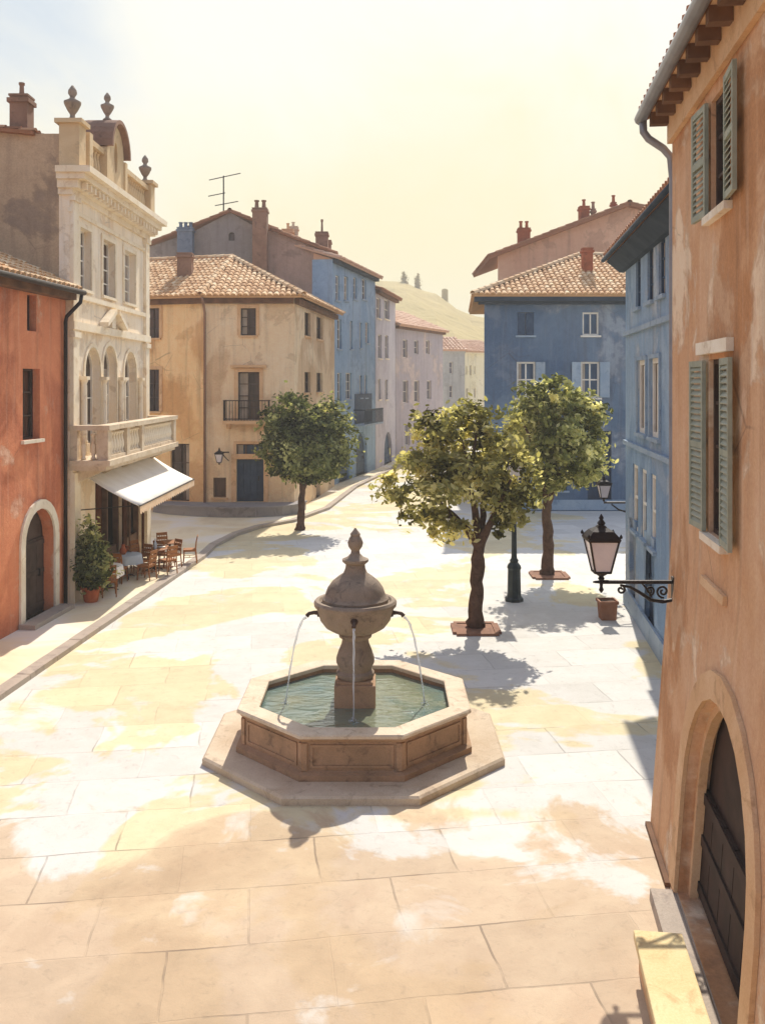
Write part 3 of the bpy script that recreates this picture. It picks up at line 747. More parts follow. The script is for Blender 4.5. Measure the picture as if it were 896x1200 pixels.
window(t, wm, mf, 'glass_blue', 'door', 0.2, (2, 0), None)
window(t, wm, mg, 'glass', 'door', 0.2, (0, 0), 'tanstone')
window(t, wm, m2, 'glass', 'shutter_dark', 0.2, (1, 3), None, 'tanstone', 0.18)
mb = MB(); wm.box(mb, m2.u0-0.35, m2.u1+0.35, m2.z1+0.22, m2.z1+0.34, 0.003, 0.22); mb.build('lintel_hood', 'tanstone', t)
for q in (r1, r2, r3, r4): window(t, wr, q, 'glass', 'shutter_dark', 0.2, (1, 1), 'tanstone')
door(t, wr, r5); window(t, wr, r6)
d = door(t, wm, m3, 'door_blue', 0.2, 'tanstone', 0.22)
mb = MB(); ring(mb, wm, mf, 0.12, 0.004, 0.05, False); mb.build('fanlight_surround', 'tanstone', t)
# little balcony
bz = m2.z0-0.02; b0, b1 = m2.u0-0.62, m2.u1+0.55
mb = MB(); wm.box(mb, b0, b1, bz-0.16, bz, 0.003, 0.75)
for uu in (b0+0.15, b1-0.3): wm.box(mb, uu, uu+0.15, bz-0.4, bz-0.162, 0.004, 0.5)
bl = mb.build('balcony', 'tanstone', t)
mb = MB()
for zz in (bz+0.06, bz+0.92): wm.box(mb, b0+0.03, b1-0.03, zz, zz+0.045, 0.68, 0.72); wm.box(mb, b0+0.03, b0+0.07, zz, zz+0.045, 0.02, 0.68); wm.box(mb, b1-0.07, b1-0.03, zz, zz+0.045, 0.02, 0.68)
nb = 15
for k in range(nb+1):
    uu = b0+0.05+(b1-b0-0.1)*k/nb; wm.box(mb, uu-0.012, uu+0.012, bz, bz+0.93, 0.69, 0.71)
for k in range(1, 5):
    for uu in (b0+0.05, b1-0.05): wm.box(mb, uu-0.012, uu+0.012, bz, bz+0.93, 0.68*k/5, 0.68*k/5+0.024)
mb.build('railing', 'iron', bl)
# roof
E0, E1, E2, E3 = V((-15.2, 45.15, ZE+0.05)), V((-8.55, 43.28, ZE+0.05)), V((-3.72, 43.28, ZE+0.05)), V((-2.32, 54.9, ZE+0.05))
RA = V((-7.9, 48.6, 12.85)); dirL = (E0-E1).normalized(); RB = RA+dirL*((RA.x+15.2)/abs(dirL.x))
mb = MB(); roofplane(mb, [E1, E2, RA], 0.27, 0.4); roofplane(mb, [E0, E1, RA, RB], 0.27, 0.4); roofplane(mb, [E2, E3, RA], 0.3, 0.5)
mb.face([E3, V((-15.2, 54.9, ZE+0.05)), RB, RA], 0.3)
for a_, b_ in ((E1, RA), (E2, RA), (E3, RA), (RA, RB)): ridge(mb, a_+V((0, 0, .06)), b_+V((0, 0, .06)), 0.14)
rf = mb.build('roof', 'roof', t, tint=True, recalc=False)
chimney(rf, (-9.95, 46.6), 0.72, 0.6, 10.9, 12.75, 'chimney_brown', 0)
mb = MB()
for ww, e_ in ((wl, 0.0), (wm, 0.0), (wr, 0.0)): ww.box(mb, 0.02, ww.L-0.02, ZE-0.28, ZE-0.02, 0.003, 0.24)
mb.build('eave_cornice', 'wood_eave', t)
mb = MB(); c = wm.pt(0.02, 0, 0.1)
mb.tube([(c.x-0.05, c.y-0.42, ZE-0.02), (c.x, c.y-0.3, ZE-0.3), (c.x, c.y, ZE-0.75), (c.x, c.y, 0.4)], 0.06, 8)
mb.build('downpipe', 'chimney_brown', t, True)
# curved stone step in front of the corner house
arc = [V((-10.9, 43.8, 0)), V((-9.9, 42.95, 0)), V((-8.6, 42.35, 0)), V((-7.2, 42.0, 0)), V((-5.8, 42.05, 0)), V((-4.6, 42.5, 0)), V((-3.85, 43.4, 0)), V((-3.7, 44.6, 0))]
mb = MB(); low = [(p.x, p.y, HK) for p in arc]+[(-4.2, 44.6, HK), (-9, 44.9, HK)]
mb.grid([low, [(a_, b_, 0.58) for a_, b_, c_ in low]])
big = [(p.x*1.0+(p.x+7.3)*0.02, p.y-0.05, 0.50) for p in arc]+[(-4.2, 44.6, 0.50), (-9, 44.9, 0.50)]
mb.grid([big, [(a_, b_, 0.585) for a_, b_, c_ in big]])
tag(mb.build('terrace', 'terracestone'), kind='structure')

# ------------------------------------------------------------------ houses behind the corner house
t = thing('gabled_house', 'grey gabled house with a slate chimney, rising behind the tiled corner roof', 'house', (-10, 58, 0))
w = Wall((-15.2, 56), (-6.6, 56), 0, 13.6)
gp = [(0, 0), (w.L, 0), (w.L, w.z(w.L, 270)), (w.u(300), w.z(w.u(300), 266)), (w.u(270), w.z(w.u(270), 249)), (w.u(225), w.z(w.u(225), 272)), (0, w.z(0, 296))]
oq = w.op(268, 275, 272, 282, True)
mb = MB(); wallface(mb, w, [oq], 0.25, gp)
mb.face([(-15.2, 56, 0), (-15.2, 66, 0), (-15.2, 66, 14.0), (-15.2, 56, 14.0)]); mb.face([(-6.6, 56, 0), (-6.6, 66, 0), (-6.6, 66, 15.3), (-6.6, 56, 15.3)])
mb.build('wall', 'greygable', t)
window(t, w, oq, 'glass', 'shutter_dark', 0.2, (0, 0), None)
mb = MB(); ap = w.pt(w.u(270), gp[4][1]+0.1); lf = w.pt(-0.4, gp[6][1]-0.05); rt = w.pt(w.L+0.2, gp[2][1]+0.02)
bk = V((0, 9, 0)); fr = V((0, -0.25, 0))
roofplane(mb, [lf+bk, lf+fr, ap+fr, ap+bk], 0.35, 0.6); roofplane(mb, [rt+fr, rt+bk, ap+bk, ap+fr], 0.35, 0.6); ridge(mb, ap+fr, ap+bk)
rf = mb.build('roof', 'roof_old', t, tint=True, recalc=False)
chimney(rf, (-11.85, 54.9+0.7), 0.9, 0.7, 12.6, 15.55, 'chimney_blue', 3, 0, 0.34, 0.12)
t = thing('brown_house', 'tall brown house with a bare sloping wall and tall chimney stack, behind the corner house', 'house', (-5, 58, 0))
w = Wall((-7.3, 55.6), (-3.02, 55.6), 0, 13)
gp = [(0, 0), (w.L, 0), (w.L, w.z(w.L, 298)), (w.u(318), w.z(w.u(318), 270)), (0, w.z(0, 272))]
mb = MB(); wallface(mb, w, [], 0.2, gp); mb.face([(-3.02, 55.6, 0), (-3.02, 66, 0), (-3.02, 66, gp[2][1]), (-3.02, 55.6, gp[2][1])])
mb.build('wall', 'brownwall', t)
a_ = w.pt(w.L+0.25, gp[2][1]+0.03); b_ = w.pt(w.u(318), gp[3][1]+0.1); b0 = w.pt(-0.1, gp[4][1]+0.05)
mb = MB(); roofplane(mb, [a_+fr, a_+bk, b_+bk, b_+fr], 0.35, 0.6); roofplane(mb, [b0+bk, b0+fr, b_+fr, b_+bk], 0.35, 0.6)
rf = mb.build('roof', 'roof_old', t, tint=True, recalc=False)
chimney(rf, (-7.28, 55.0), 0.85, 0.8, 11.6, 16.6, 'chimney_brown', 2, 0, 0.5, 0.13)
chimney(rf, (-5.7, 59.0), 0.6, 0.6, 15.0, 16.2, 'coping', 1, 0, 0.3, 0.1)
chimney(rf, (-3.75, 57.2), 0.75, 0.7, 13.6, 15.55, 'chimney_brown', 1, 0, 0.8, 0.07)

# ------------------------------------------------------------------ the street on the left running away
def house(name, label, A, B, z1, mat, wins, back, roofmat, rise=2.0, glass='glass_blue', frame='white', doors=(), over=0.5, sill='bluetrim', side=True, dmat='shutter_blue', chim=(), eave='soffit_dark', depth=8.0, bars=(1, 2)):
    t = thing(name, label, 'house', ((A[0]+B[0])/2, (A[1]+B[1])/2, 0))
    w = Wall(A, B, 0, z1); ops = [w.op(*r) for r in wins]; dop = []
    for r in doors:
        q = w.op(*r[:4], r[4]); q.z0 = HK; dop.append(q)
    mb = MB(); wallface(mb, w, ops+dop, 0.22)
    A2, B2 = w.pt(0, 0, -depth), w.pt(w.L, 0, -depth)
    sides(mb, [B, B2.xy, A2.xy, A], 0, z1)
    mb.build('wall', mat, t)
    for q in ops: window(t, w, q, glass, frame, 0.18, bars, sill)
    for q in dop: door(t, w, q, dmat, 0.2, None, boards=3)
    e0, e1 = w.pt(-0.25, z1+0.04, over), w.pt(w.L+0.25, z1+0.04, over)
    h = depth/2+over
    r0, r1 = w.pt(-0.25, z1+0.04+rise, -depth/2), w.pt(w.L+0.25, z1+0.04+rise, -depth/2)
    c0, c1 = w.pt(-0.25, z1+0.04, -depth-over), w.pt(w.L+0.25, z1+0.04, -depth-over)
    mb = MB(); roofplane(mb, [e0, e1, r1, r0], 0.36, 0.55); roofplane(mb, [c1, c0, r0, r1], 0.5, 0.8); ridge(mb, r0, r1)
    for u_ in (0.02, w.L-0.02): mb.face([w.pt(u_, z1, 0), w.pt(u_, z1, -depth), w.pt(u_, z1+rise*0.95, -depth/2)], 0.2)
    rf = mb.build('roof', roofmat, t, tint=True, recalc=False)
    for (u_, d_, ww, dd, za, zb, cm, npot) in chim:
        c = w.pt(u_, 0, d_); chimney(rf, (c.x, c.y), ww, dd, za, zb, cm, npot)
    mb = MB(); w.box(mb, -0.02, w.L+0.02, z1-0.22, z1-0.01, 0.003, over*0.6); mb.build('eave_cornice', eave, t)
    return t, w
wins = [(393, 398, 323, 352), (403, 408, 324, 352), (414, 418, 325, 351), (424, 429, 327, 351),
        (395, 400, 374, 409), (410, 413, 376, 409), (421, 424, 378, 408), (428, 432, 378, 402),
        (395, 400, 437, 470), (405, 412, 437, 468), (421, 424, 440, 466), (427, 430, 440, 466)]
t, w = house('blue_house', 'tall pale blue house with four columns of windows, on the street leading away left', (-2.98, 55.3), (-0.52, 65.6), 13.7, 'bluestreet', wins, 0, 'roof_pink', 1.4, doors=[(397, 410, 535, 566, False), (417, 430, 506, 556, True)], chim=[(7.0, -2.5, 0.6, 0.6, 14, 15.9, 'chimney_brown', 1), (2.2, -3.6, 0.7, 0.7, 14, 15.9, 'tanstone', 1)])
q = w.op(414, 436, 472, 496)
mb = MB(); w.box(mb, q.u0, q.u1, q.z0-0.1, q.z0+0.02, 0.003, 0.8); bl = mb.build('balcony', 'bluetrim', t)
mb = MB(); w.box(mb, q.u0, q.u1, q.z0+0.9, q.z0+1.0, 0.74, 0.8); w.box(mb, q.u0, q.u0+.05, q.z0+0.9, q.z0+1.0, 0.02, 0.74)
for k in range(19): uu = q.u0+(q.u1-q.u0-0.05)*k/18; w.box(mb, uu, uu+0.05, q.z0+0.021, q.z0+0.9, 0.745, 0.785)
mb.build('railing', 'soffit_dark', bl)
mb = MB(); w.box(mb, q.u0+0.3, q.u1-0.3, q.z0+0.05, q.z0+2.0, 0.003, 0.06); mb.build('shutter', 'shutter_blue', t)
house('narrow_house', 'narrow lilac grey house between the pale blue house and the mauve house', (-0.48, 65.8), (1.03, 74.0), 12.9, 'greyhouse', [(441, 446, 349, 373), (450, 456, 351, 374), (443, 447, 392, 420), (451, 455, 393, 420), (443, 446, 444, 468), (451, 454, 445, 468)], 0, 'roof_old', 1.4, 'glass_grey', doors=[(450, 459, 506, 543, True)], sill='sillstone', eave='wood_eave', bars=(0, 1))
house('mauve_house', 'mauve house with a low rose tiled roof, at the bend of the far street', (1.06, 74.2), (5.5, 84.0), 10.9, 'mauve', [(472, 477, 398, 419), (485, 490, 399, 415), (499, 503, 399, 415), (472, 478, 446, 472), (485, 491, 446, 471), (500, 505, 446, 468), (474, 480, 497, 522), (488, 493, 497, 520)], 0, 'roof_pink', 1.9, 'glass_grey', doors=[(500, 508, 508, 535, False)], sill=None, eave='wood_eave', bars=(0, 1))
house('grey_house', 'small plain grey house far down the street beside the cream one', (6.55, 98), (8.8, 98.6), 9.75, 'fargrey', [(526, 530, 424, 438), (526, 530, 452, 466)], 0, 'roof_pink', 1.5, 'glass_grey', sill=None, eave='fargrey', over=0.25, bars=(0, 1), depth=7)
house('cream_house', 'small cream house far down the street, with three tiny windows', (8.85, 100), (13.5, 104), 9.7, 'farcream', [(545.5, 547, 429, 439), (550, 552, 428, 440), (555, 556.5, 429, 438), (546, 548, 455, 466), (555, 557, 455, 466)], 0, 'roof_pink', 1.4, 'glass_grey', sill=None, eave='farcream', over=0.3, bars=(0, 0), depth=7)

# ------------------------------------------------------------------ slate blue house across the square
t = thing('slate_blue_house', 'slate blue house with a tiled hip roof, facing the square behind the right tree', 'house', (9, 48, 0))
ZE = 10.5
w = Wall((4.96, 45), (15.5, 45), 0, ZE)
a1 = w.op(606, 625, 366, 393); a2 = w.op(682, 701, 365, 393)
b1 = w.op(605, 627, 424, 466); b2 = w.op(680, 702, 424, 463)
for x_, y_ in ((a2, a1), (b2, b1)): x_.z0, x_.z1 = y_.z0, y_.z1
c1 = w.op(590, 612, 520, 597); c2 = w.op(640, 664, 505, 575); c3 = w.op(688, 716, 505, 590)
c1.z0 = 0.06; c3.z0 = 0.06
mb = MB(); wallface(mb, w, [a1, a2, b1, b2, c1, c2, c3], 0.24); sides(mb, [(15.5, 45), (15.5, 55), (6.3, 55), (4.96, 45)], 0, ZE)
mb.build('wall', 'deepblue', t)
closed_shutters(t, w, a1, 'shutter_blue', 'bluetrim')
window(t, w, a2, 'glass_blue', 'white', 0.12, (1, 0), 'white', sh=None, fw=0.08)
window(t, w, b1, 'glass_blue', 'white', 0.14, (1, 1), 'white', sh='hi', shm='bluetrim', louv=False, ang=25, fw=0.09)
window(t, w, b2, 'glass_blue', 'white', 0.14, (1, 1), 'white', sh='both', shm='bluetrim', louv=False, ang=12, fw=0.09)
window(t, w, c2, 'glass_blue', 'shutter_blue', 0.18, (1, 1), 'bluetrim')
door(t, w, c1, 'door_blue', 0.2); door(t, w, c3, 'door_blue', 0.2)
mb = MB(); w.box(mb, 0.02, w.L, 0.05, 0.55, 0.003, 0.06); mb.build('plinth', 'bluetrim', t)
E0, E1 = V((4.35, 44.3, ZE)), V((16.2, 44.3, ZE)); R0, R1 = V((10.6, 50, 13.15)), V((16.2, 50, 13.15)); B0, B1 = V((4.35+0.9, 55.7, ZE)), V((16.2, 55.7, ZE))
mb = MB(); roofplane(mb, [E0, E1, R1, R0], 0.27, 0.4); roofplane(mb, [B0, E0, R0], 0.27, 0.4); roofplane(mb, [B1, B0, R0, R1], 0.5, 0.8)
ridge(mb, E0+V((0, 0, .05)), R0+V((0, 0, .05)), 0.15); ridge(mb, R0+V((0, 0, .05)), R1+V((0, 0, .05)), 0.15)
rf = mb.build('roof', 'roof', t, tint=True, recalc=False)
chimney(rf, (10.55, 47.6), 0.5, 0.5, 11.6, 13.15, 'chimney_red', 0)
mb = MB(); w.box(mb, -0.5, w.L, ZE-0.3, ZE-0.03, 0.003, 0.62); w.box(mb, -0.3, w.L, ZE-0.42, ZE-0.302, 0.003, 0.35); mb.build('eave_cornice', 'soffit_dark', t)

# tall tan house behind it, its bare gable rising to the right
t = thing('tan_house', 'tall tan house with long raking gable and red chimneys, behind the slate blue house', 'house', (14, 60, 0))
w = Wall((7.25, 58), (24, 58), 0, 14)
zf = lambda px, py: w.z(w.u(px), py)
gp = [(0, 0), (w.L, 0), (w.L, 15.5), (w.u(735), zf(735, 242)), (0, zf(583, 300))]
mb = MB(); wallface(mb, w, [], 0.2, gp)
mb.face([(7.25, 58, 0), (8.5, 68, 0), (8.5, 68, gp[4][1]), (7.25, 58, gp[4][1])])
mb.build('wall', 'brownhouse', t)
a_ = w.pt(-0.6, zf(583, 300)-0.02); b_ = w.pt(w.u(735), zf(735, 240)+0.06); c_ = w.pt(w.L+0.4, 15.45); fr = V((0, -0.5, 0)); bk = V((0, 10, 0))
mb = MB(); roofplane(mb, [a_+bk, a_+fr, b_+fr, b_+bk], 0.3, 0.5, 0.2); roofplane(mb, [c_+fr, c_+bk, b_+bk, b_+fr], 0.3, 0.5, 0.2); ridge(mb, b_+fr, b_+bk, 0.16)
rf = mb.build('roof', 'roof_old', t, tint=True, recalc=False)
for px_, py_, ww, np_, mt, hh in ((615, 272, 0.75, 2, 'chimney_red', 1.5), (686, 240, 0.6, 1, 'chimney_red', 1.4), (697, 240, 0.25, 1, 'chimney_brown', 0.9), (721, 240, 0.3, 1, 'chimney_red', 0.8)):
    u_ = w.u(px_); c = w.pt(u_, 0, -0.6); zr = gp[4][1]+(gp[3][1]-gp[4][1])*(u_-gp[4][0])/(gp[3][0]-gp[4][0])
    chimney(rf, (c.x, c.y), ww, 0.6 if ww > 0.4 else 0.3, zr-0.4, zr+hh*0.75, mt, np_, 0, 0.45, 0.11)

# ------------------------------------------------------------------ blue grey house on the right side
t = thing('blue_grey_house', 'blue grey plastered house with slit windows, on the right between orange house and side street', 'house', (6, 20, 0))
ZE = 9.7
w = Wall((6.9, 26.2), (5.35, 13.06), 0, ZE)
up = [w.op(744.5, 750, 304, 363), w.op(758, 765, 291, 353), w.op(771, 779, 277, 346)]
md = [w.op(747, 757, 422, 508), w.op(762, 773, 418, 508)]
lo = [w.op(741, 747, 548, 628), w.op(751, 757, 550, 632), w.op(762, 768, 556, 640)]
dr = [w.op(737, 744, 640, 775), w.op(754, 766, 640, 832)]
for q in up: q.z0, q.z1 = up[1].z0, up[1].z1
for q in md: q.z0, q.z1 = md[0].z0, md[0].z1
for q in lo: q.z0, q.z1 = lo[1].z0, lo[1].z1
for q in dr: q.z0, q.z1 = 0.05, 2.55
mb = MB(); wallface(mb, w, up+md+lo+dr, 0.2); sides(mb, [(6.9, 26.2), (16, 26.2), (16, 13.06), (5.4, 13.06)], 0, ZE)
mb.build('wall', 'rightblue', t)
for q in up: window(t, w, q, 'glass_blue', 'shutter_blue', 0.12, (1, 2), 'bluetrim')
for q in md:
    window(t, w, q, 'glass_warm', 'white', 0.1, (1, 0), 'bluetrim', 'bluetrim', 0.1, fw=0.12)
for q in lo: window(t, w, q, 'glass_blue', 'white', 0.1, (0, 1), 'bluetrim', fw=0.1)
for q, m_ in zip(dr, ('door_blue', 'door_blue')): door(t, w, q, m_, 0.15)
for z_ in (7.55, 4.5): mb = MB(); w.box(mb, 0.0, w.L-0.02, z_, z_+0.12, 0.003, 0.08); mb.build('string_course', 'bluetrim', t)
mb = MB(); w.box(mb, 0.0, w.L-0.02, 0.0, 0.5, 0.003, 0.07); mb.build('plinth', 'bluetrim', t)
e0, e1 = w.pt(-0.4, ZE+0.15, 0.52), w.pt(w.L+0.0, ZE+0.15, 0.52); r0, r1 = w.pt(-0.4, ZE+2.3, -4.6), w.pt(w.L, ZE+2.3, -4.6)
mb = MB(); roofplane(mb, [e0, e1, r1, r0], 0.27, 0.42); ridge(mb, r0, r1); rf = mb.build('roof', 'roof_old', t, tint=True, recalc=False)
mb = MB(); mb.hexa([w.pt(-0.38, ZE-0.3, 0.004), w.pt(w.L-0.02, ZE-0.3, 0.004), w.pt(w.L-0.02, ZE-0.28, 0.12), w.pt(-0.38, ZE-0.28, 0.12)], [w.pt(-0.38, ZE+0.16, 0.004), w.pt(w.L-0.02, ZE+0.16, 0.004), w.pt(w.L-0.02, ZE+0.03, 0.49), w.pt(-0.38, ZE+0.03, 0.49)])
mb.build('eave_cornice', 'soffit_dark', t)
mb = MB(); mb.tube([w.pt(-0.42, ZE+0.07, 0.58), w.pt(w.L-0.3, ZE+0.07, 0.58)], 0.06, 8); mb.build('gutter', 'soffit_dark', t, True)

# ------------------------------------------------------------------ orange house, near right
t = thing('orange_house', 'orange ochre house with sage shutters and an arched doorway, nearest on the right', 'house', (4, 8, 0))
w = Wall((4.05, 12.9), (1.95, -3.0), 0, 9.95, lean=0.30, zl=4.2)
wu, wd = w.op(833, 855, 118, 252), w.op(830, 850, 421, 630)
wu.z0, wu.z1 = 8.1, 9.4; wd.z0, wd.z1 = 4.5, 6.48
wd2 = Op(wd.u0+4.2, wd.u1+4.2, wd.z0, wd.z1); wu2 = Op(wu.u0+4.2, wu.u1+4.2, wu.z0, wu.z1)
ad = Op(w.u(823), w.u(823)+2.9, 0.16, 2.88, True)
mb = MB()
wallface(mb, w, [ad], 0.27, [(0, 0), (w.L, 0), (w.L, 4.2), (0, 4.2)])
wallface(mb, w, [wu, wd, wu2, wd2], 0.13, [(0, 4.2), (w.L, 4.2), (w.L, 9.95), (0, 9.95)])
f0 = w.pt(0, 4.2); sides(mb, [(4.05, 12.9), (14, 12.9), (14, -3), (1.95, -3)], 0, 9.95)
mb.face([w.pt(0, 0), w.pt(0, 4.2), (4.9, 12.9, 4.2), (4.9, 12.9, 0)])
mb.build('wall', 'orange', t)
for q in (wu, wd, wu2, wd2):
    wn = window(t, w, q, 'glass_red', 'shutter_dark', 0.11, (1, 3 if q.z0 < 5 else 2), 'sillstone', None, 0.1, sh='both', shw=0.56, ang=4)
for q in (wd, wd2):
    mb = MB(); w.box(mb, q.u0-0.35, q.u1+0.35, q.z1+0.06, q.z1+0.2, 0.003, 0.08); mb.build('lintel', 'sillstone', t)
mb = MB(); w.box(mb, wd.u0-0.15, wd.u1+0.15, wd.z0-0.62, wd.z0-0.52, 0.003, 0.05); mb.build('apron_moulding', 'tanstone', t)
d = door(t, w, ad, 'darkdoor', 0.24, 'tanstone', 0.3, 0.05, 6)
mb = MB(); ring(mb, w, ad, -0.10, -0.215, -0.12); mb.build('door_frame', 'tanstone', t)
mb = MB(); w.box(mb, ad.u0-0.1, ad.u1+0.1, 0.0, 0.14, 0.02, 0.3); mb.build('doorstep', 'kerb', t)
mb = MB(); w.box(mb, ad.u0-0.02, ad.u1+0.02, 0.0, 0.155, -0.26, 0.015); mb.build('threshold', 'kerb', t)
mb = MB(); w.box(mb, 0.0, ad.u0-0.4, 0.0, 0.06, 0.004, 0.07); mb.build('skirting', 'wood_eave', t)
# eave with rafters, gutter and its pipe
ZE = 9.98
mb = MB(); w.box(mb, -0.2, w.L, ZE, ZE+0.04, -0.2, 0.32); w.box(mb, 0, w.L, ZE-0.42, ZE-0.002, 0.003, 0.07)
ev = mb.build('eave_board', 'tanstone', t)
for k in range(26):
    uu = 0.0+k*0.52; mb = MB(); w.box(mb, uu, uu+0.15, ZE-0.17, ZE-0.003, 0.075, 0.31); mb.build('rafter', 'wood_eave', ev)
e0, e1 = w.pt(-0.25, ZE+0.08, 0.36), w.pt(w.L, ZE+0.08, 0.36); r0, r1 = w.pt(-0.3, ZE+2.5, -5), w.pt(w.L, ZE+2.5, -5)
mb = MB(); roofplane(mb, [e0, e1, r1, r0], 0.25, 0.42); ridge(mb, r0, r1); mb.build('roof', 'roof_old', t, tint=True, recalc=False)
mb = MB(); mb.tube([w.pt(-0.25, ZE+0.01, 0.40), w.pt(w.L, ZE+0.01, 0.40)], 0.085, 10); mb.build('gutter', 'zinc', t, True)
mb = MB(); mb.tube([w.pt(-0.14, ZE-0.02, 0.38), w.pt(-0.14, ZE-0.2, 0.37), w.pt(-0.14, ZE-0.3, 0.3), w.pt(-0.12, ZE-0.45, 0.1), w.pt(-0.11, ZE-0.58, 0.0), w.pt(-0.11, ZE-0.9, -0.03), w.pt(-0.11, 4.2, -0.03), w.pt(-0.11, 0.1, -0.33)], 0.055, 10)
mb.build('downpipe', 'zinc', t, True)

# ================================================================== THE FOUNTAIN
FC = V((-0.47, 16.0, 0))
def octa(r, z): return [FC+V((r*math.cos(R(22.5+45*k)), r*math.sin(R(22.5+45*k)), z)) for k in range(8)]
t = thing('fountain', 'octagonal sandstone fountain with a domed bowl on a column and three spouts, in the square', 'fountain', FC)
mb = MB(); mb.grid([octa(2.66, 0), octa(2.66, 0.10), octa(2.62, 0.13)]); mb.build('base_step', 'slabstone', t)
mb = MB()
pr = [(2.10, 0.131), (2.10, 0.22), (2.01, 0.245), (1.98, 0.26), (1.98, 0.69), (2.02, 0.72), (2.04, 0.76), (1.74, 0.76), (1.74, 0.2)]
mb.grid([octa(r, z) for r, z in pr], True, 0.5, False); mb.grid([octa(1.75, 0.2), octa(0.1, 0.2)], True, 0.5, False)
for k in range(8):
    a, b = octa(1.98, 0)[k], octa(1.98, 0)[(k+1) % 8]
    ww = Wall(a.xy, b.xy, 0, 1)
    if ww.n.dot((a+b).xy/2-FC.xy) < 0: ww.n = -ww.n
    L = ww.L
    for u0, u1, z0, z1 in ((0.12, L-0.12, 0.30, 0.34), (0.12, L-0.12, 0.615, 0.655), (0.12, 0.16, 0.341, 0.614), (L-0.16, L-0.12, 0.341, 0.614)): ww.box(mb, u0, u1, z0, z1, -0.01, 0.022)
    ww.box(mb, -0.02, 0.07, 0.262, 0.68, -0.01, 0.03); ww.box(mb, L-0.07, L+0.02, 0.263, 0.681, -0.01, 0.03)
mb.build('basin', 'fountain', t)
mb = MB(); rp = [(1.71, 0.762), (2.05, 0.762), (2.09, 0.775), (2.09, 0.815), (2.07, 0.835), (1.73, 0.835), (1.71, 0.825)]
mb.grid([octa(r, z) for r, z in rp+[rp[0]]], True, 0.5, False); mb.build('rim', 'coping', t)
mb = MB(); mb.box(FC+V((0, 0, 0.68)), (0.70, 0.70, 0.78)); mb.box(FC+V((0, 0, 1.09)), (0.62, 0.62, 0.06)); pe = mb.build('pedestal', 'fountain', t)
bv = pe.modifiers.new('b', 'BEVEL'); bv.width = 0.02; bv.segments = 2
mb = MB(); mb.lathe(FC, [(0.30, 1.12), (0.33, 1.16), (0.33, 1.21), (0.28, 1.25), (0.29, 1.30), (0.33, 1.38), (0.33, 1.46), (0.29, 1.58), (0.24, 1.7), (0.225, 1.78), (0.28, 1.82), (0.29, 1.86), (0.27, 1.9)], 32); mb.build('column', 'fountain_top', t, True, auto=40)
mb = MB(); mb.lathe(FC, [(0.27, 1.9), (0.40, 1.93), (0.52, 2.0), (0.61, 2.12), (0.65, 2.26), (0.67, 2.32), (0.71, 2.36), (0.72, 2.42), (0.69, 2.46), (0.63, 2.46), (0.60, 2.42), (0.5, 2.42)], 40); mb.build('bowl', 'fountain_top', t, True, auto=40)
mb = MB(); mb.lathe(FC, [(0.57, 2.42), (0.58, 2.49), (0.53, 2.53), (0.51, 2.59), (0.48, 2.67), (0.40, 2.78), (0.30, 2.86), (0.21, 2.92), (0.175, 3.0), (0.165, 3.07)], 40); mb.build('dome', 'fountain_top', t, True, auto=40)
mb = MB(); mb.lathe(FC, [(0.165, 3.07), (0.225, 3.12), (0.23, 3.16), (0.14, 3.20), (0.08, 3.26), (0.072, 3.31), (0.12, 3.38), (0.135, 3.45), (0.105, 3.53), (0.08, 3.56), (0.088, 3.60), (0.04, 3.66), (0.012, 3.70)], 28); mb.build('finial', 'fountain_top', t, True, auto=40)
dirs = ((-1, -0.1), (1, -0.1), (0, -1))
for dx, dy in dirs:
    d = V((dx, dy, 0)).normalized(); mb = MB()
    mb.tube([FC+d*0.60+V((0, 0, 2.24)), FC+d*0.72+V((0, 0, 2.25)), FC+d*0.80+V((0, 0, 2.235)), FC+d*0.84+V((0, 0, 2.19))], [0.045, 0.032, 0.032, 0.038], 10)
    mb.tube([FC+d*0.62+V((0, 0, 2.24)), FC+d*0.66+V((0, 0, 2.24))], [0.07, 0.06], 10); mb.build('spout', 'spoutbronze', t, True, auto=40)
lab = ('thin stream of water falling from the left spout of the fountain', 'thin stream of water falling from the right spout of the fountain', 'thin stream of water running down before the fountain column')
for (dx, dy), lb in zip(dirs, lab):
    d = V((dx, dy, 0)).normalized(); pts, rr = [], []
    for k in range(15):
        s = k/14; x = 0.845+(0.36 if dy > -0.5 else 0.12)*s; z = 2.17-1.48*s*s
        pts.append(FC+d*x+V((0.004*math.sin(k*2.1), 0.004*math.cos(k*1.7), z))); rr.append(0.02-0.008*s+0.004*math.sin(k*1.9))
    mb = MB(); mb.tube(pts, rr, 8); e_ = pts[-1]; rs = random.Random(3)
    for q in range(26):
        a_ = rs.uniform(0, 6.28); r0_ = abs(rs.gauss(0, 0.06)); z_ = 0.695+abs(rs.gauss(0, 0.035)); c_ = V((e_.x+r0_*math.cos(a_), e_.y+r0_*math.sin(a_), z_)); g_ = rs.uniform(0.004, 0.01)
        mb.lathe(c_, [(0.0005, -g_), (g_*0.8, -g_*0.6), (g_, 0), (g_*0.8, g_*0.6), (0.0005, g_)], 6)
    tag(mb.build('water_jet', 'jet', None, True), lb, 'water jet')
mb = MB(); mb.face([p for p in octa(1.742, 0.69)]); tag(mb.build('water', 'water'), kind='structure')

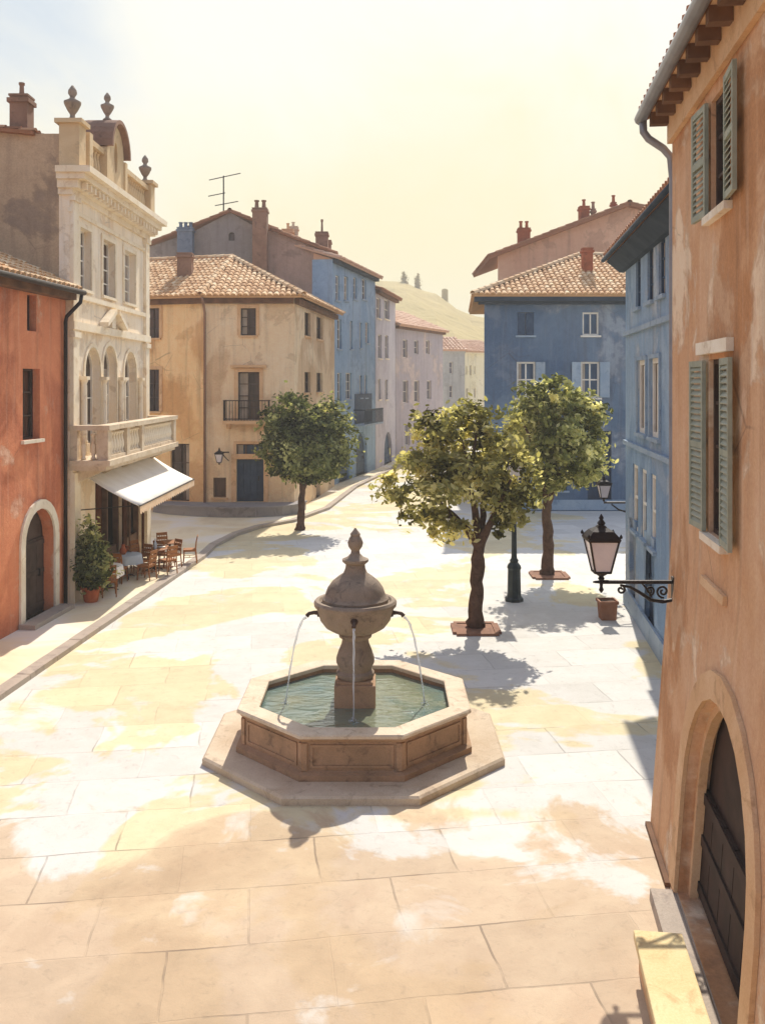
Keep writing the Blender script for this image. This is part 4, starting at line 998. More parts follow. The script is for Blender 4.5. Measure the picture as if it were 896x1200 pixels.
# ================================================================== TREES
def leafcrown(root, mat, blobs, size, dens, seed):
    """many small leaf faces gathered in clumps; blobs = (centre, radii)"""
    r_ = random.Random(seed); vs, fs, ti = [], [], []
    for c, rad in blobs:
        c = V(c); vol = rad[0]*rad[1]*rad[2]; ncl = max(3, int(dens*0.95*vol**0.72))
        for k in range(ncl):
            d = V((r_.gauss(0, 1), r_.gauss(0, 1), r_.gauss(0, 1))).normalized(); q = r_.random()**0.42*1.1
            cc = c+V((d.x*rad[0], d.y*rad[1], d.z*rad[2]))*q
            base = r_.gauss(0.48, 0.23)+0.2*(mnoise.noise(cc*1.1))
            cr = r_.uniform(0.14, 0.42)*(size/0.11)**0.8
            for j in range(r_.randint(24, 44)):
                e = V((r_.gauss(0, 1), r_.gauss(0, 1), r_.gauss(0, 0.8)))*cr*0.55
                p = cc+e; n = (V((r_.gauss(0, 0.8), r_.gauss(0, 0.8), r_.gauss(0.9, 0.8)))+d*0.6).normalized()
                a = n.orthogonal().normalized(); a.rotate(__import__('mathutils').Quaternion(n, r_.uniform(0, 6.28))); b = n.cross(a)
                s = size*r_.uniform(0.65, 1.3); w_ = s*r_.uniform(0.42, 0.6); i = len(vs)
                vs += [p-a*s, p-a*s*0.2+b*w_, p+a*s*0.5+b*w_*0.7, p+a*s, p+a*s*0.5-b*w_*0.7, p-a*s*0.2-b*w_]
                fs.append((i, i+1, i+2, i+3, i+4, i+5)); ti.append(min(1, max(0, base+r_.gauss(0, 0.1))))
    mb = MB(); mb.v, mb.f, mb.t = vs, fs, ti
    return mb.build('crown', mat, root, recalc=False, tint=True)

def tree(label, base, Y, trunk, limbs, blobs, mat, size=0.13, dens=60, seed=1):
    t = thing('tree', label, 'tree', base, 'trees planted in the square')
    mb = MB()
    rt = random.Random(seed+50)
    for path, rad in [trunk]+limbs:
        q, rr = [], []
        for (x0, y0, d0), (x1, y1, d1), r0, r1 in zip(path[:-1], path[1:], rad[:-1], rad[1:]):
            for k in range(4):
                f = k/4; q.append(P(x0+(x1-x0)*f, y0+(y1-y0)*f, Y+d0+(d1-d0)*f)+V((rt.uniform(-1, 1), rt.uniform(-1, 1), 0))*0.16*r0); rr.append((r0+(r1-r0)*f)*rt.uniform(0.9, 1.12))
        q.append(P(path[-1][0], path[-1][1], Y+path[-1][2])); rr.append(rad[-1])
        mb.tube(q, rr, 10)
    mb.build('trunk', 'bark', t, True)
    k = Y/F
    leafcrown(t, mat, [(P(x, y, Y+dy), (rx*k, rd*k, rz*k)) for x, y, dy, rx, rz, rd in blobs], size, dens, seed)
    return t

# main tree
Y1 = G(557, 736).y
tree('large olive green tree in the centre, beside the green lamp post', G(557, 736), Y1,
     ([(557, 740, 0), (557, 725, 0), (558, 690, 0), (560, 655, 0), (561, 632, 0)], [0.25, 0.19, 0.165, 0.16, 0.15]),
     [([(560, 640, 0), (548, 622, 0), (533, 606, 0.1), (510, 585, 0.2), (488, 570, 0.3)], [0.13, 0.10, 0.08, 0.05, 0.03]),
      ([(561, 640, 0), (572, 618, -0.1), (585, 590, -0.3), (598, 562, -0.4)], [0.13, 0.09, 0.06, 0.03]),
      ([(560, 640, 0), (556, 600, 0.1), (550, 560, 0.2), (556, 520, 0.2), (560, 495, 0.2)], [0.12, 0.09, 0.06, 0.04, 0.02]),
      ([(561, 640, 0), (566, 605, 0.3), (566, 570, 0.5), (575, 540, 0.6)], [0.11, 0.08, 0.05, 0.03]),
      ([(551, 560, 0.2), (546, 535, 0.1), (541, 515, 0.1)], [0.05, 0.03, 0.02]), ([(533, 606, 0.1), (520, 606, 0), (500, 608, -0.2)], [0.05, 0.03, 0.02])],
     [(518, 502, 0.2, 32, 27, 34), (556, 488, 0.4, 22, 17, 24), (486, 535, 0.2, 26, 20, 28), (548, 525, 0.9, 36, 26, 34), (592, 520, 0.1, 28, 30, 32), (613, 570, 0.1, 15, 28, 22), (600, 600, -0.1, 18, 18, 20),
      (470, 573, 0, 25, 16, 24), (516, 562, -0.5, 36, 26, 38), (500, 606, -0.2, 27, 17, 22), (568, 572, -0.3, 36, 30, 42), (560, 560, 0.9, 34, 28, 30), (530, 540, 0.3, 22, 20, 24), (480, 604, 0.1, 10, 8, 10), (533, 615, -0.1, 16, 13, 14), (456, 562, 0.1, 9, 7, 9), (510, 628, 0, 8, 6, 8), (585, 615, 0, 12, 12, 12)],
     'leaf_warm', 0.086, 82, 3)
# right tree
Y2 = G(640, 674).y
tree('bushy olive tree on the right, in front of the slate blue house', G(640, 674), Y2,
     ([(640, 677, 0), (641, 665, 0), (642, 630, 0), (640, 600, 0), (641, 575, 0)], [0.27, 0.2, 0.17, 0.15, 0.14]),
     [([(641, 590, 0), (652, 560, 0.1), (668, 535, 0.2), (682, 510, 0.3)], [0.12, 0.08, 0.05, 0.03]), ([(641, 590, 0), (636, 555, -0.2), (625, 520, -0.3), (612, 495, -0.4)], [0.12, 0.08, 0.05, 0.03]),
      ([(641, 590, 0), (648, 540, 0.2), (655, 500, 0.3), (655, 470, 0.3)], [0.11, 0.08, 0.05, 0.02])],
     [(648, 468, 0.2, 32, 28, 36), (620, 482, 0, 26, 26, 28), (678, 488, 0.1, 28, 26, 30), (690, 478, 0.3, 20, 14, 20), (655, 515, -0.2, 42, 34, 46), (628, 530, 0, 22, 26, 30), (690, 525, 0, 18, 24, 26), (665, 552, -0.2, 32, 24, 34), (634, 560, -0.3, 14, 20, 16), (648, 500, 0.8, 44, 40, 40), (630, 585, -0.1, 8, 8, 10), (685, 556, 0, 16, 12, 16)],
     'leaf', 0.098, 60, 5)
# left tree
Y3 = G(352, 621).y
tree('round dark green tree on the left, in front of the ochre corner house', G(352, 621), Y3,
     ([(352, 624, 0), (352, 612, 0), (353, 590, 0), (355, 565, 0)], [0.24, 0.16, 0.14, 0.13]),
     [([(355, 572, 0), (364, 555, 0), (376, 535, 0.2), (388, 515, 0.3)], [0.11, 0.08, 0.05, 0.03]), ([(355, 572, 0), (345, 545, -0.1), (330, 522, -0.2)], [0.1, 0.07, 0.03]), ([(355, 570, 0), (356, 530, 0.1), (352, 495, 0.1)], [0.1, 0.07, 0.03])],
     [(348, 490, 0, 34, 26, 34), (325, 500, 0, 22, 22, 26), (380, 495, 0.3, 26, 26, 30), (395, 515, 0.3, 18, 24, 26), (328, 530, -0.2, 28, 24, 30), (362, 530, -0.2, 42, 32, 46), (340, 545, -0.1, 22, 18, 24), (374, 550, 0, 24, 16, 24), (338, 467, 0, 8, 12, 9), (355, 510, 0.8, 44, 36, 38), (393, 545, 0.1, 14, 12, 16)],
     'leaf_dark', 0.106, 50, 9)
# raised terracotta edges of the two tree pits
for x, y, lb in ((557, 738, 'square terracotta kerb round the foot of the large central tree'), (643, 675, 'square terracotta kerb round the foot of the right tree')):
    c = G(x, y); t = thing('tree_surround', lb, 'tree surround', c, 'edged tree pits')
    mb = MB(); s = 0.52
    for a, b, w_, h_ in ((0, -s, 2*s, 0.16), (0, s, 2*s, 0.16), (-s, 0, 0.16, 2*s-0.17), (s, 0, 0.16, 2*s-0.17)): mb.box(c+V((a, b, 0.03)), (w_, h_, 0.06), 0.0)
    mb.build('edging', 'pit', t)
    mb = MB(); mb.box(c+V((0, 0, 0.02)), (2*s-0.17, 2*s-0.17, 0.04)); mb.build('soil', 'pit', t)

# ================================================================== LAMPS
def lantern(root, c, s, flip=False):
    """tapered four-sided lantern hanging/standing with its foot at c, total height about s"""
    c = V(c); wb, wt, hb = 0.13*s, 0.245*s, 0.56*s
    sq = lambda h, z: [c+V((-h, -h, z)), c+V((h, -h, z)), c+V((h, h, z)), c+V((-h, h, z))]
    mb = MB(); mb.grid([sq(wb, 0.07*s), sq(wt, 0.07*s+hb)]); g = mb.build('lamp_glass', 'lampglass', root)
    mb = MB()
    a, b = sq(wb+0.004, 0.065*s), sq(wt+0.006, 0.075*s+hb)
    for k in range(4):
        mb.tube([a[k], b[k]], 0.018*s, 6); mb.tube([a[k], a[(k+1) % 4]], 0.022*s, 6); mb.tube([b[k], b[(k+1) % 4]], 0.03*s, 6)
    mb.build('lamp_frame', 'iron', root)
    mb = MB(); z = 0.08*s+hb
    mb.grid([sq(wt*1.16, z), sq(wt*1.1, z+0.04*s), sq(wt*0.75, z+0.14*s), sq(wt*0.34, z+0.2*s), sq(wt*0.25, z+0.23*s)])
    mb.lathe(c, [(0.05*s, z+0.23*s), (0.075*s, z+0.27*s), (0.03*s, z+0.33*s), (0.045*s, z+0.36*s), (0.005*s, z+0.43*s)], 10)
    for q in sq(wt*1.12, z+0.04*s): mb.lathe(q, [(0.022*s, 0), (0.03*s, 0.03*s), (0.004*s, 0.075*s)], 6)
    mb.build('lamp_cap', 'iron', root)
    mb = MB(); mb.lathe(c, [(0.03*s, -0.10*s), (0.06*s, -0.06*s), (0.04*s, -0.02*s), (0.10*s, 0.02*s), (0.13*s, 0.06*s)], 10); mb.build('lamp_foot', 'iron', root)

def spiral(c, r0, r1, turns, a0, axis_u, n=30):
    return [c+(axis_u*math.cos(a0+turns*2*math.pi*k/n)+V((0, 0, 1))*math.sin(a0+turns*2*math.pi*k/n))*(r0+(r1-r0)*k/n) for k in range(n+1)]

# big wall lantern on the orange house
YL = 12.55
t = thing('wall_lantern', 'black iron wall lantern on a scrolled bracket, on the orange house corner', 'lantern', P(790, 690, YL))
a = P(791, 682, YL); f = P(703, 682, YL); ux = V((-1, 0, 0)); k = YL/F
mb = MB()
mb.box(P(790, 694, YL), (0.07, 0.10, 0.42)); mb.tube([a, f], 0.028, 8); mb.tube([f+V((0.02, 0, 0)), f+V((-0.1, 0, 0))], [0.028, 0.012], 8)
S = [P(787, 703, YL), P(776, 705, YL), P(762, 703, YL), P(750, 695, YL), P(738, 688, YL), P(727, 686, YL)]
mb.tube(S, [0.026, 0.028, 0.026, 0.024, 0.02, 0.018], 8)
mb.tube(spiral(P(727, 691, YL), 5.2*k, 1.2*k, 1.3, R(80), ux), 0.016, 6)
mb.tube(spiral(P(776, 693, YL), 7.5*k, 1.5*k, 1.5, R(-100), ux), 0.016, 6)
mb.tube(spiral(P(761, 692, YL), 5.5*k, 1.2*k, -1.4, R(-80), ux), 0.014, 6)
mb.tube([P(752, 684, YL), P(757, 690, YL), P(763, 699, YL)], 0.013, 6)
mb.build('bracket', 'iron', t, True, auto=40)
lantern(t, P(704, 674, YL), 0.78)
mb = MB(); mb.lathe(P(704, 674, YL), [(0.01, -0.24), (0.035, -0.2), (0.02, -0.16), (0.03, -0.06)], 10); mb.build('drop_finial', 'iron', t, True)
# small one at the far corner of the blue grey house
YS = 26.35
t = thing('wall_lantern', 'small distant wall lantern on the far corner of the blue grey house', 'lantern', P(734, 588, YS))
mb = MB(); a = P(735, 589, YS); f = P(707, 589, YS)
mb.box(P(734.5, 592, YS), (0.06, 0.1, 0.4)); mb.tube([a, f], 0.03, 8); mb.tube([P(733, 600, YS), P(724, 597, YS), P(716, 591, YS)], 0.025, 6)
mb.build('bracket', 'iron', t)
lantern(t, P(707, 585, YS), 0.66)
# dark lantern on the corner house
t = thing('wall_lantern', 'small dark wall lantern left of the navy door on the ochre corner house', 'lantern', P(262, 535, 43.2))
mb = MB(); mb.tube([P(268, 530, 43.78), P(268, 530, 43.3), P(258, 530, 43.2)], 0.03, 8); mb.tube([P(268, 540, 43.78), P(264, 536, 43.4), P(260, 531, 43.2)], 0.022, 6); mb.build('bracket', 'iron', t)
lantern(t, P(257, 543, 43.2), 0.7)
# street lamp
c = G(602, 704); t = thing('street_lamp', 'slim green black iron lamp post between the central tree and the right tree', 'lamp post', c)
mb = MB(); mb.lathe(c, [(0.27, 0), (0.27, 0.08), (0.22, 0.12), (0.20, 0.2), (0.185, 0.9), (0.21, 0.95), (0.19, 1.02), (0.12, 1.1)], 8, R(22.5)); mb.build('pedestal', 'post', t)
mb = MB(); mb.lathe(c, [(0.11, 1.1), (0.13, 1.16), (0.085, 1.22), (0.08, 1.3), (0.06, 2.9), (0.055, 3.0), (0.1, 3.05), (0.1, 3.1), (0.05, 3.16), (0.045, 3.3)], 12)
mb.tube([c+V((-0.28, 0, 2.95)), c+V((0.28, 0, 2.95))], 0.018, 6); mb.build('shaft', 'post', t, True, auto=40)
lantern(t, c+V((0, 0, 3.36)), 0.85)

# ================================================================== CAFE
HP = HK
def make_chair(label):
    t = thing('chair', label, 'chair', (0, 0, 0), 'cafe chairs under the awning')
    mb = MB(); mb.box((0, 0, 0.45), (0.42, 0.42, 0.04)); mb.box((0, 0, 0.415), (0.38, 0.38, 0.03)); mb.build('seat', 'chairwood', t)
    for sx in (-1, 1):
        mb = MB(); mb.tube([(sx*0.18, 0.18, 0.43), (sx*0.2, 0.2, 0)], [0.022, 0.018], 8); mb.build('leg', 'chairwood', t, True)
        mb = MB(); mb.tube([(sx*0.19, -0.25, 0), (sx*0.185, -0.2, 0.43), (sx*0.18, -0.22, 0.7), (sx*0.175, -0.27, 0.92)], [0.018, 0.022, 0.02, 0.018], 8); mb.build('leg', 'chairwood', t, True)
    mb = MB()
    def row(z, y, w_): mb.hexa([(-w_, y-0.015, z), (w_, y-0.015, z), (w_, y+0.012, z), (-w_, y+0.012, z)], [(-w_, y-0.025, z+0.1), (w_, y-0.025, z+0.1), (w_, y+0.002, z+0.1), (-w_, y+0.002, z+0.1)])
    row(0.82, -0.255, 0.19); row(0.68, -0.225, 0.175); row(0.55, -0.213, 0.175)
    for x in (-0.08, 0, 0.08): mb.tube([(x, -0.21, 0.45), (x, -0.25, 0.86)], 0.011, 6)
    mb.build('backrest', 'chairwood', t)
    mb = MB(); mb.tube([(-0.19, 0.19, 0.2), (-0.19, -0.22, 0.22)], 0.011, 6); mb.tube([(0.19, 0.19, 0.2), (0.19, -0.22, 0.22)], 0.011, 6); mb.tube([(-0.19, 0, 0.21), (0.19, 0, 0.21)], 0.011, 6); mb.build('stretcher', 'chairwood', t)
    return t
def make_table(label):
    t = thing('cafe_table', label, 'table', (0, 0, 0), 'round cafe tables under the awning')
    mb = MB(); mb.lathe((0, 0, 0), [(0.40, 0.70), (0.42, 0.71), (0.42, 0.73), (0.40, 0.74)], 24); mb.build('tabletop', 'chairwood', t)
    mb = MB(); mb.lathe((0, 0, 0), [(0.03, 0.04), (0.04, 0.2), (0.028, 0.4), (0.045, 0.7)], 12); mb.build('pedestal', 'iron', t, True)
    mb = MB()
    for k in range(3): a = R(120*k+20); mb.tube([(0, 0, 0.1), (0.2*math.cos(a), 0.2*math.sin(a), 0.06), (0.32*math.cos(a), 0.32*math.sin(a), 0.0)], [0.03, 0.02, 0.015], 6)
    mb.build('foot', 'iron', t); return t
def make_cloth(label, mat, loc, seed):
    r_ = random.Random(seed); ph = r_.uniform(0, 6)
    t = thing('tablecloth', label, 'tablecloth', loc, 'tablecloths on the cafe tables'); N = 48; rings = []
    for r, z in ((0.02, 0.747), (0.40, 0.747), (0.435, 0.74), (0.45, 0.70), (0.46, 0.58), (0.47, 0.44)):
        rings.append([(loc[0]+(r*(1+0.06*max(0, 0.74-z)*3*math.sin(7*2*math.pi*k/N+ph)))*math.cos(2*math.pi*k/N), loc[1]+(r*(1+0.06*max(0, 0.74-z)*3*math.sin(7*2*math.pi*k/N+ph)))*math.sin(2*math.pi*k/N), loc[2]+z+(0.03*math.sin(4*2*math.pi*k/N+ph) if z < 0.5 else 0)) for k in range(N)])
    mb = MB(); mb.grid(rings, True, 0.5, False); mb.face(rings[0]); mb.build('cloth', mat, t, True)
    return t
TS = [(126, 692, 'front'), (149, 677, 'mid'), (182, 669, 'back'), (199, 660, 'far')]
tp = [G(x, y, HP) for x, y, _ in TS]
tl = ['round cafe table under the white cloth, nearest the potted topiary', 'round cafe table under the pale blue cloth, before the dark cafe door', 'bare wooden cafe table laid with white plates, third from the topiary', 'bare wooden cafe table with nothing on it, farthest from the topiary']
tb = make_table(tl[0]); tb.location = tp[0]
for q, lb in zip(tp[1:], tl[1:]): dup(tb, q, R(35), lb)
make_cloth('white cloth on the cafe table nearest the topiary', 'cloth', tp[0], 1)
make_cloth('pale blue cloth on the middle cafe table', 'cloth_blue', tp[1], 2)
chairs = [(0, 0.72, -70, 'cafe chair on the near side of the white clothed table'), (0, 0.68, 95, 'cafe chair between the white clothed table and the pale blue one'),
          (1, 0.7, -95, 'cafe chair on the near side of the pale blue clothed table'), (1, 0.66, 60, 'cafe chair on the far side of the pale blue clothed table'),
          (2, 0.68, -140, 'cafe chair at the near wall side of the table with plates'), (2, 0.66, -40, 'cafe chair at the near kerb side of the table with plates'), (2, 0.68, 50, 'cafe chair at the far kerb side of the table with plates'), (2, 0.68, 150, 'cafe chair at the far wall side of the table with plates')]
chairs += [(1, 0.72, -20, 'cafe chair on the kerb side of the pale blue clothed table'), (3, 0.66, -100, 'cafe chair on the near side of the empty far table'), (3, 0.66, 10, 'cafe chair on the kerb side of the empty far table'), (3, 0.66, 120, 'cafe chair on the wall side of the empty far table')]
ch0 = None
for ti_, r, ang, lb in chairs:
    a = R(ang); p = tp[ti_]+V((r*math.cos(a), r*math.sin(a), 0)); rz = a+R(90)
    if ch0 is None: ch0 = make_chair(lb); ch0.location = p; ch0.rotation_euler = (0, 0, rz)
    else: dup(ch0, p, rz, lb)
# laid things
c = tp[0]+V((0.02, -0.05, 0.75)); t = thing('basket', 'small brown bread basket on the white tablecloth', 'basket', c)
mb = MB(); mb.lathe(c, [(0.10, 0), (0.15, 0.08), (0.16, 0.09), (0.14, 0.09), (0.09, 0.02)], 16); mb.build('body', 'chairwood', t, True)
mb = MB(); mb.tube([c+V((0.13*math.cos(a_), 0, 0.08+0.12*math.sin(a_))) for a_ in [math.pi*i/8 for i in range(9)]], 0.012, 6); mb.build('handle', 'chairwood', t)
c = tp[1]+V((-0.1, -0.08, 0.75)); t = thing('jug', 'terracotta jug on the pale blue tablecloth', 'jug', c)
mb = MB(); mb.lathe(c, [(0.07, 0), (0.11, 0.07), (0.115, 0.13), (0.06, 0.23), (0.05, 0.28), (0.065, 0.31), (0.05, 0.31)], 16); mb.build('body', 'pot', t, True)
mb = MB(); mb.tube([c+V((0.06, 0, 0.27)), c+V((0.15, 0, 0.24)), c+V((0.16, 0, 0.16)), c+V((0.11, 0, 0.10))], 0.013, 6); mb.build('handle', 'pot', t)
c0 = tp[2]
first = None
for k, (dx, dy, lb) in enumerate(((-0.2, -0.12, 'white plate on the near side of the bare wooden table'), (0.17, 0.13, 'white plate on the kerb side of the bare wooden table'), (-0.12, 0.22, 'white plate on the far wall side of the bare wooden table'))):
    c = c0+V((dx, dy, 0.742)); t = thing('plate', lb, 'plate', c, 'plates on the bare cafe table')
    mb = MB(); mb.lathe(c, [(0.06, 0), (0.08, 0.006), (0.13, 0.022), (0.128, 0.027), (0.08, 0.012)], 20); mb.build('dish', 'white', t, True)
c = c0+V((0.05, -0.2, 0.742)); t = thing('bottle', 'blue grey bottle standing on the bare wooden table', 'bottle', c)
mb = MB(); mb.lathe(c, [(0.045, 0), (0.05, 0.02), (0.05, 0.19), (0.02, 0.26), (0.018, 0.33), (0.024, 0.34)], 14); mb.build('body', 'cloth_blue', t, True)
# clipped topiary in a pot
c = G(107, 705, HP); t = thing('potted_plant', 'clipped green topiary in a terracotta pot beside the cafe', 'potted plant', c)
mb = MB(); mb.lathe(c, [(0.17, 0), (0.19, 0.03), (0.25, 0.36), (0.29, 0.37), (0.29, 0.44), (0.25, 0.44), (0.24, 0.38)], 20); mb.build('pot', 'pot', t, True, auto=40)
mb = MB(); mb.tube([c+V((0, 0, 0.35)), c+V((0.01, 0, 1.2)), c+V((0, 0, 2.2))], [0.04, 0.03, 0.015], 8); mb.build('stem', 'bark', t, True)
fl = leafcrown(t, 'leaf_dark', [(c+V((0, 0, 0.75)), (0.40, 0.40, 0.30)), (c+V((0.02, 0, 1.05)), (0.42, 0.42, 0.32)), (c+V((0, 0, 1.4)), (0.30, 0.30, 0.28)), (c+V((0, 0, 1.85)), (0.17, 0.17, 0.18)), (c+V((-0.02, 0, 2.2)), (0.10, 0.10, 0.16))], 0.075, 420, 21)
fl.name = 'foliage'
# terracotta planter by the blue house corner
c = G(711, 725); t = thing('planter', 'square terracotta planter on the paving at the far corner of the blue grey house', 'planter', c)
mb = MB(); sq = lambda h, z: [c+V((-h, -h, z)), c+V((h, -h, z)), c+V((h, h, z)), c+V((-h, h, z))]
mb.grid([sq(0.19, 0), sq(0.22, 0.42), sq(0.25, 0.425), sq(0.25, 0.5), sq(0.21, 0.5), sq(0.2, 0.44)]); mb.build('box', 'crate', t)
mb = MB(); mb.face(sq(0.205, 0.455)); mb.build('soil', 'bark', t)
# stone bench block by the arched door
c = V((2.70, 8.2, 0)); t = thing('stone_bench', 'long low pale yellow stone bench beside the arched doorway, lower right', 'bench', c)
d = V((0.132, 1, 0)).normalized(); s = V((d.y, -d.x, 0))
q = lambda u_, v_, z_: c+d*u_+s*v_+V((0, 0, z_))
mb = MB(); L0, L1 = -3.4, 1.55
mb.hexa([q(L0, -0.25, 0.32), q(L1, -0.25, 0.32), q(L1, 0.25, 0.32), q(L0, 0.25, 0.32)], [q(L0, -0.25, 0.42), q(L1, -0.25, 0.42), q(L1, 0.25, 0.42), q(L0, 0.25, 0.42)])
sb = mb.build('seat', 'benchstone', t); bv = sb.modifiers.new('b', 'BEVEL'); bv.width = 0.015; bv.segments = 2
mb = MB()
mb.hexa([q(L0+0.05, -0.2, 0), q(L1-0.05, -0.2, 0), q(L1-0.05, 0.2, 0), q(L0+0.05, 0.2, 0)], [q(L0+0.05, -0.2, 0.318), q(L1-0.05, -0.2, 0.318), q(L1-0.05, 0.2, 0.318), q(L0+0.05, 0.2, 0.318)])
mb.build('plinth', 'tanstone', t)
# television antenna
c = P(262, 252, 58); t = thing('tv_antenna', 'thin rooftop television aerial with three crossbars, on the grey gabled house', 'aerial', c)
mb = MB(); mb.tube([c+V((0, 0, -0.3)), P(262, 206, 58)], 0.045, 6); mb.build('mast', 'iron', t)
for x0, y0, x1, y1 in ((245, 211, 282, 203), (244, 230, 264, 226), (252, 241, 279, 236)):
    mb = MB(); mb.tube([P(x0, y0, 58), P(x1, y1, 58)], 0.03, 6); mb.build('crossbar', 'iron', t)

# ================================================================== THE HILL BEYOND
prof = [(-900, 400), (200, 380), (380, 345), (440, 330), (460, 331), (470, 333), (490, 340), (508, 345), (520, 352), (535, 364), (548, 371), (567, 374), (600, 384), (700, 400), (1600, 440)]
YH = 270.0
def hz(px):
    for (a, za), (b, zb) in zip(prof[:-1], prof[1:]):
        if a <= px <= b: y = za+(zb-za)*(px-a)/(b-a); return H0-(y-HY)*YH/F
    return 0
mb = MB(); rows = []
for j in range(23):
    tt = j/22; Yj = 135+(YH-135)*tt if j < 15 else None
    tt = j/14 if j <= 14 else 1-(j-14)/8; Yj = 140+(YH-140)*j/14 if j <= 14 else YH+(j-14)*22
    rowp = []
    for i in range(181):
        px = -700+2200*i/180.0
        X = (px-CX)*YH/F; h = hz(px)*(tt**0.85 if j <= 14 else max(0, tt)**1.3)
        h += (mnoise.noise(V((X*0.05, Yj*0.05, 0)))*1.5+mnoise.noise(V((X*0.22, Yj*0.2, 3)))*0.9+abs(mnoise.noise(V((X*0.6, Yj*0.3, 9))))*0.9)*min(1, tt*3)
        rowp.append((X, Yj, max(-0.5, h) if tt > 0.01 else -0.5))
    rows.append(rowp)
for a in range(len(rows)-1):
    for b in range(180): mb.face([rows[a][b], rows[a][b+1], rows[a+1][b+1], rows[a+1][b]])
tag(mb.build('hill', 'hill', None, True), kind='structure')
def hp(px, dy=0): return V(((px-CX)*YH/F, YH+dy, hz(px)))
c = hp(521); t = thing('ruined_tower', 'narrow stump of a tower on the ridge of the far hill', 'tower', c)
mb = MB(); mb.lathe(c, [(1.0, -3), (0.9, 2.6), (0.95, 2.7), (0.9, 3.3), (0.5, 3.6)], 12); mb.build('wall', 'hill', t)
for px_, h_, lb in ((473, 3.2, 'tiny leftmost cypress on the far hilltop'), (489, 4.2, 'taller tiny cypress on the far hilltop, left of the tower stump')):
    c = hp(px_); t = thing('cypress_tree', lb, 'tree', c, 'cypresses on the far hill')
    mb = MB(); mb.lathe(c, [(0.15, -1), (0.14, 0.6), (0.1, 0.9)], 6); mb.build('trunk', 'bark', t)
    leafcrown(t, 'hilltree', [(c+V((0, 0, 0.4+h_*f_)), (0.5*(1.15-f_), 0.5*(1.15-f_), h_*0.2)) for f_ in (0.15, 0.4, 0.65, 0.88)], 0.28, 30, int(px_))
# ================================================================== LIGHT, SKY, CAMERA
EL, AZ = 44.5, 11.0         # sun height, and its bearing to the right of straight ahead
sd = V((math.sin(R(AZ))*math.cos(R(EL)), math.cos(R(AZ))*math.cos(R(EL)), math.sin(R(EL))))
sl_ = bpy.data.lights.new('sun', 'SUN'); sl_.energy = 3.9; sl_.angle = R(0.55); sl_.color = (1.0, 0.935, 0.83)
so = bpy.data.objects.new('sun', sl_); COL.objects.link(so); so.rotation_euler = (-sd).to_track_quat('-Z', 'Y').to_euler(); so.location = (10, 10, 40)

wd_ = bpy.data.worlds.new('World'); sc.world = wd_; wd_.use_nodes = True; nt = wd_.node_tree; nt.nodes.clear()
def nn(tp_, **kw):
    n_ = nt.nodes.new(tp_)
    for a_, b_ in kw.items(): setattr(n_, a_, b_)
    return n_
out = nn('ShaderNodeOutputWorld'); bg = nn('ShaderNodeBackground'); nt.links.new(bg.outputs[0], out.inputs[0])
sky = nn('ShaderNodeTexSky', sky_type='NISHITA'); sky.sun_disc = False; sky.sun_elevation = R(EL); sky.sun_rotation = R(AZ)
sky.air_density = 1.2; sky.dust_density = 4.0; sky.ozone_density = 1.0; sky.altitude = 100
SKY = 0.12
tc = nn('ShaderNodeTexCoord'); sp = nn('ShaderNodeSeparateXYZ'); nt.links.new(tc.outputs['Generated'], sp.inputs[0])
def mr(sock, a, b, c=0.0, d=1.0, smooth=True):
    m_ = nn('ShaderNodeMapRange'); m_.interpolation_type = 'SMOOTHSTEP' if smooth else 'LINEAR'; nt.links.new(sock, m_.inputs[0])
    for i, x in enumerate((a, b, c, d)): m_.inputs[i+1].default_value = x
    return m_.outputs[0]
def mm(op, a, b):
    m_ = nn('ShaderNodeMath', operation=op)
    for i, x in enumerate((a, b)):
        if hasattr(x, 'is_output'): nt.links.new(x, m_.inputs[i])
        else: m_.inputs[i].default_value = x
    return m_.outputs[0]
def mx(f_, a, b):
    m_ = nn('ShaderNodeMix', data_type='RGBA')
    for i, x in ((0, f_), (6, a), (7, b)):
        if hasattr(x, 'is_output'): nt.links.new(x, m_.inputs[i])
        else: m_.inputs[i].default_value = x
    return m_.outputs[2]
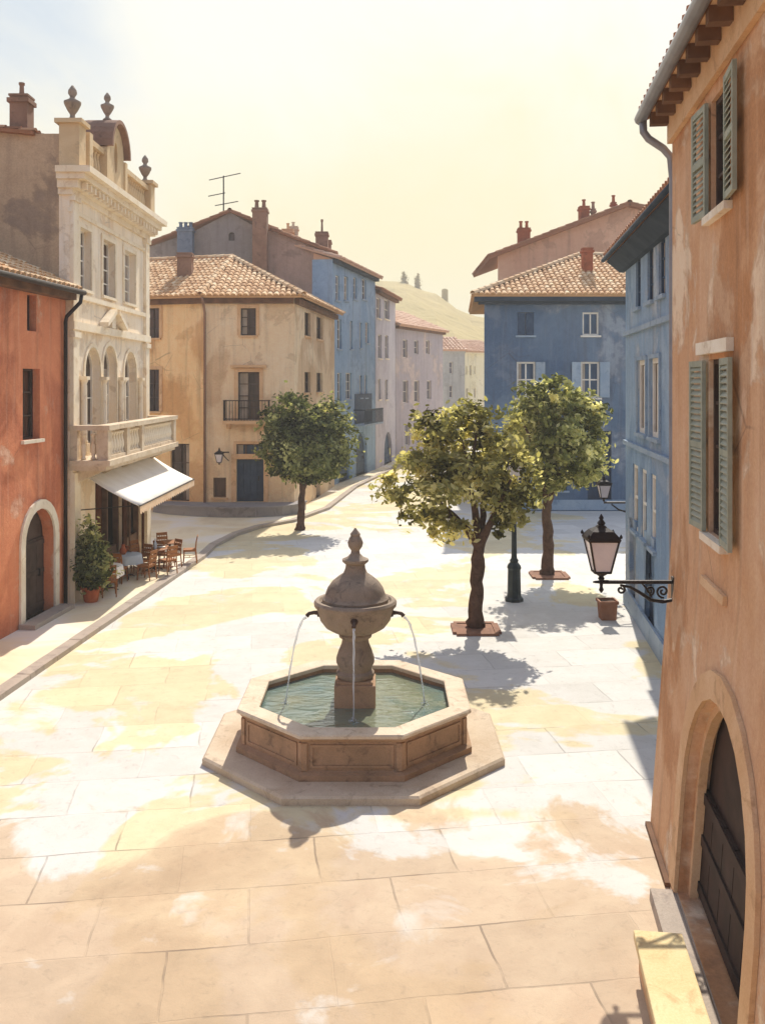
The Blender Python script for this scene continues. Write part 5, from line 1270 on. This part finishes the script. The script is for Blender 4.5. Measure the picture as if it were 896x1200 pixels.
# warm haze low towards the sun, thin white cloud above, clearing to pale blue up left
no = nn('ShaderNodeTexNoise'); nt.links.new(tc.outputs['Generated'], no.inputs['Vector']); no.inputs['Scale'].default_value = 2.6; no.inputs['Detail'].default_value = 6; no.inputs['Roughness'].default_value = 0.6; no.inputs['Distortion'].default_value = 0.6
el = mm('ADD', sp.outputs[2], mm('MULTIPLY', mm('SUBTRACT', no.outputs['Fac'], 0.5), 0.42))
haze = mx(mr(el, 0.10, 0.40), (5.9, 5.3, 3.3, 1), (6.2, 6.1, 5.5, 1))
fwd = mr(sp.outputs[1], -0.1, 0.75)
left = mm('ADD', mr(sp.outputs[0], -0.10, -0.42), mm('MULTIPLY', mm('SUBTRACT', no.outputs['Fac'], 0.5), 0.9))
blue = mm('MULTIPLY', mr(el, 0.22, 0.40), mr(left, 0.25, 0.95))
haze = mx(mm('MULTIPLY', blue, 0.8), haze, (3.3, 4.0, 4.8, 1))
top = mr(sp.outputs[2], 0.45, 0.75, 1.0, 0.0)
fac = mm('MULTIPLY', mm('MULTIPLY', fwd, top), 0.96)
sky_fill = mx(0.6, sky.outputs[0], (3.1, 3.7, 5.3, 1))   # even bluish fill light added over the unseen rest of the dome
nt.links.new(mx(fac, sky_fill, haze), bg.inputs[0]); bg.inputs[1].default_value = SKY

t = NT('morning_air'); vol = t.n('ShaderNodeVolumePrincipled'); vol.inputs['Color'].default_value = (0.97, 0.95, 0.90, 1); vol.inputs['Density'].default_value = 0.0013; vol.inputs['Anisotropy'].default_value = 0.2
t.l(vol.outputs[0], t.out.inputs['Volume']); M['haze'] = t.m
mb = MB(); mb.box((0, 420, 24), (1420, 980, 51)); tag(mb.build('haze', 'haze'), kind='stuff')

cam = bpy.data.cameras.new('camera'); co = bpy.data.objects.new('camera', cam); COL.objects.link(co)
co.location = (0, 0, H0); co.rotation_euler = (R(90), 0, 0)
cam.sensor_fit = 'VERTICAL'; cam.sensor_height = 36; cam.lens = 36*F/1200; cam.shift_y = -150/1200.0; cam.clip_end = 3000
sc.camera = co
sc.view_settings.view_transform = 'Standard'; sc.view_settings.look = 'None'; sc.view_settings.exposure = 0.52; sc.view_settings.gamma = 1.0
sc.view_settings.use_curve_mapping = False
sc.render.engine = 'CYCLES'
cy = sc.cycles; cy.use_denoising = True; cy.max_bounces = 6; cy.diffuse_bounces = 4; cy.transparent_max_bounces = 6
try: cy.denoiser = 'OPENIMAGEDENOISE'
except Exception: pass
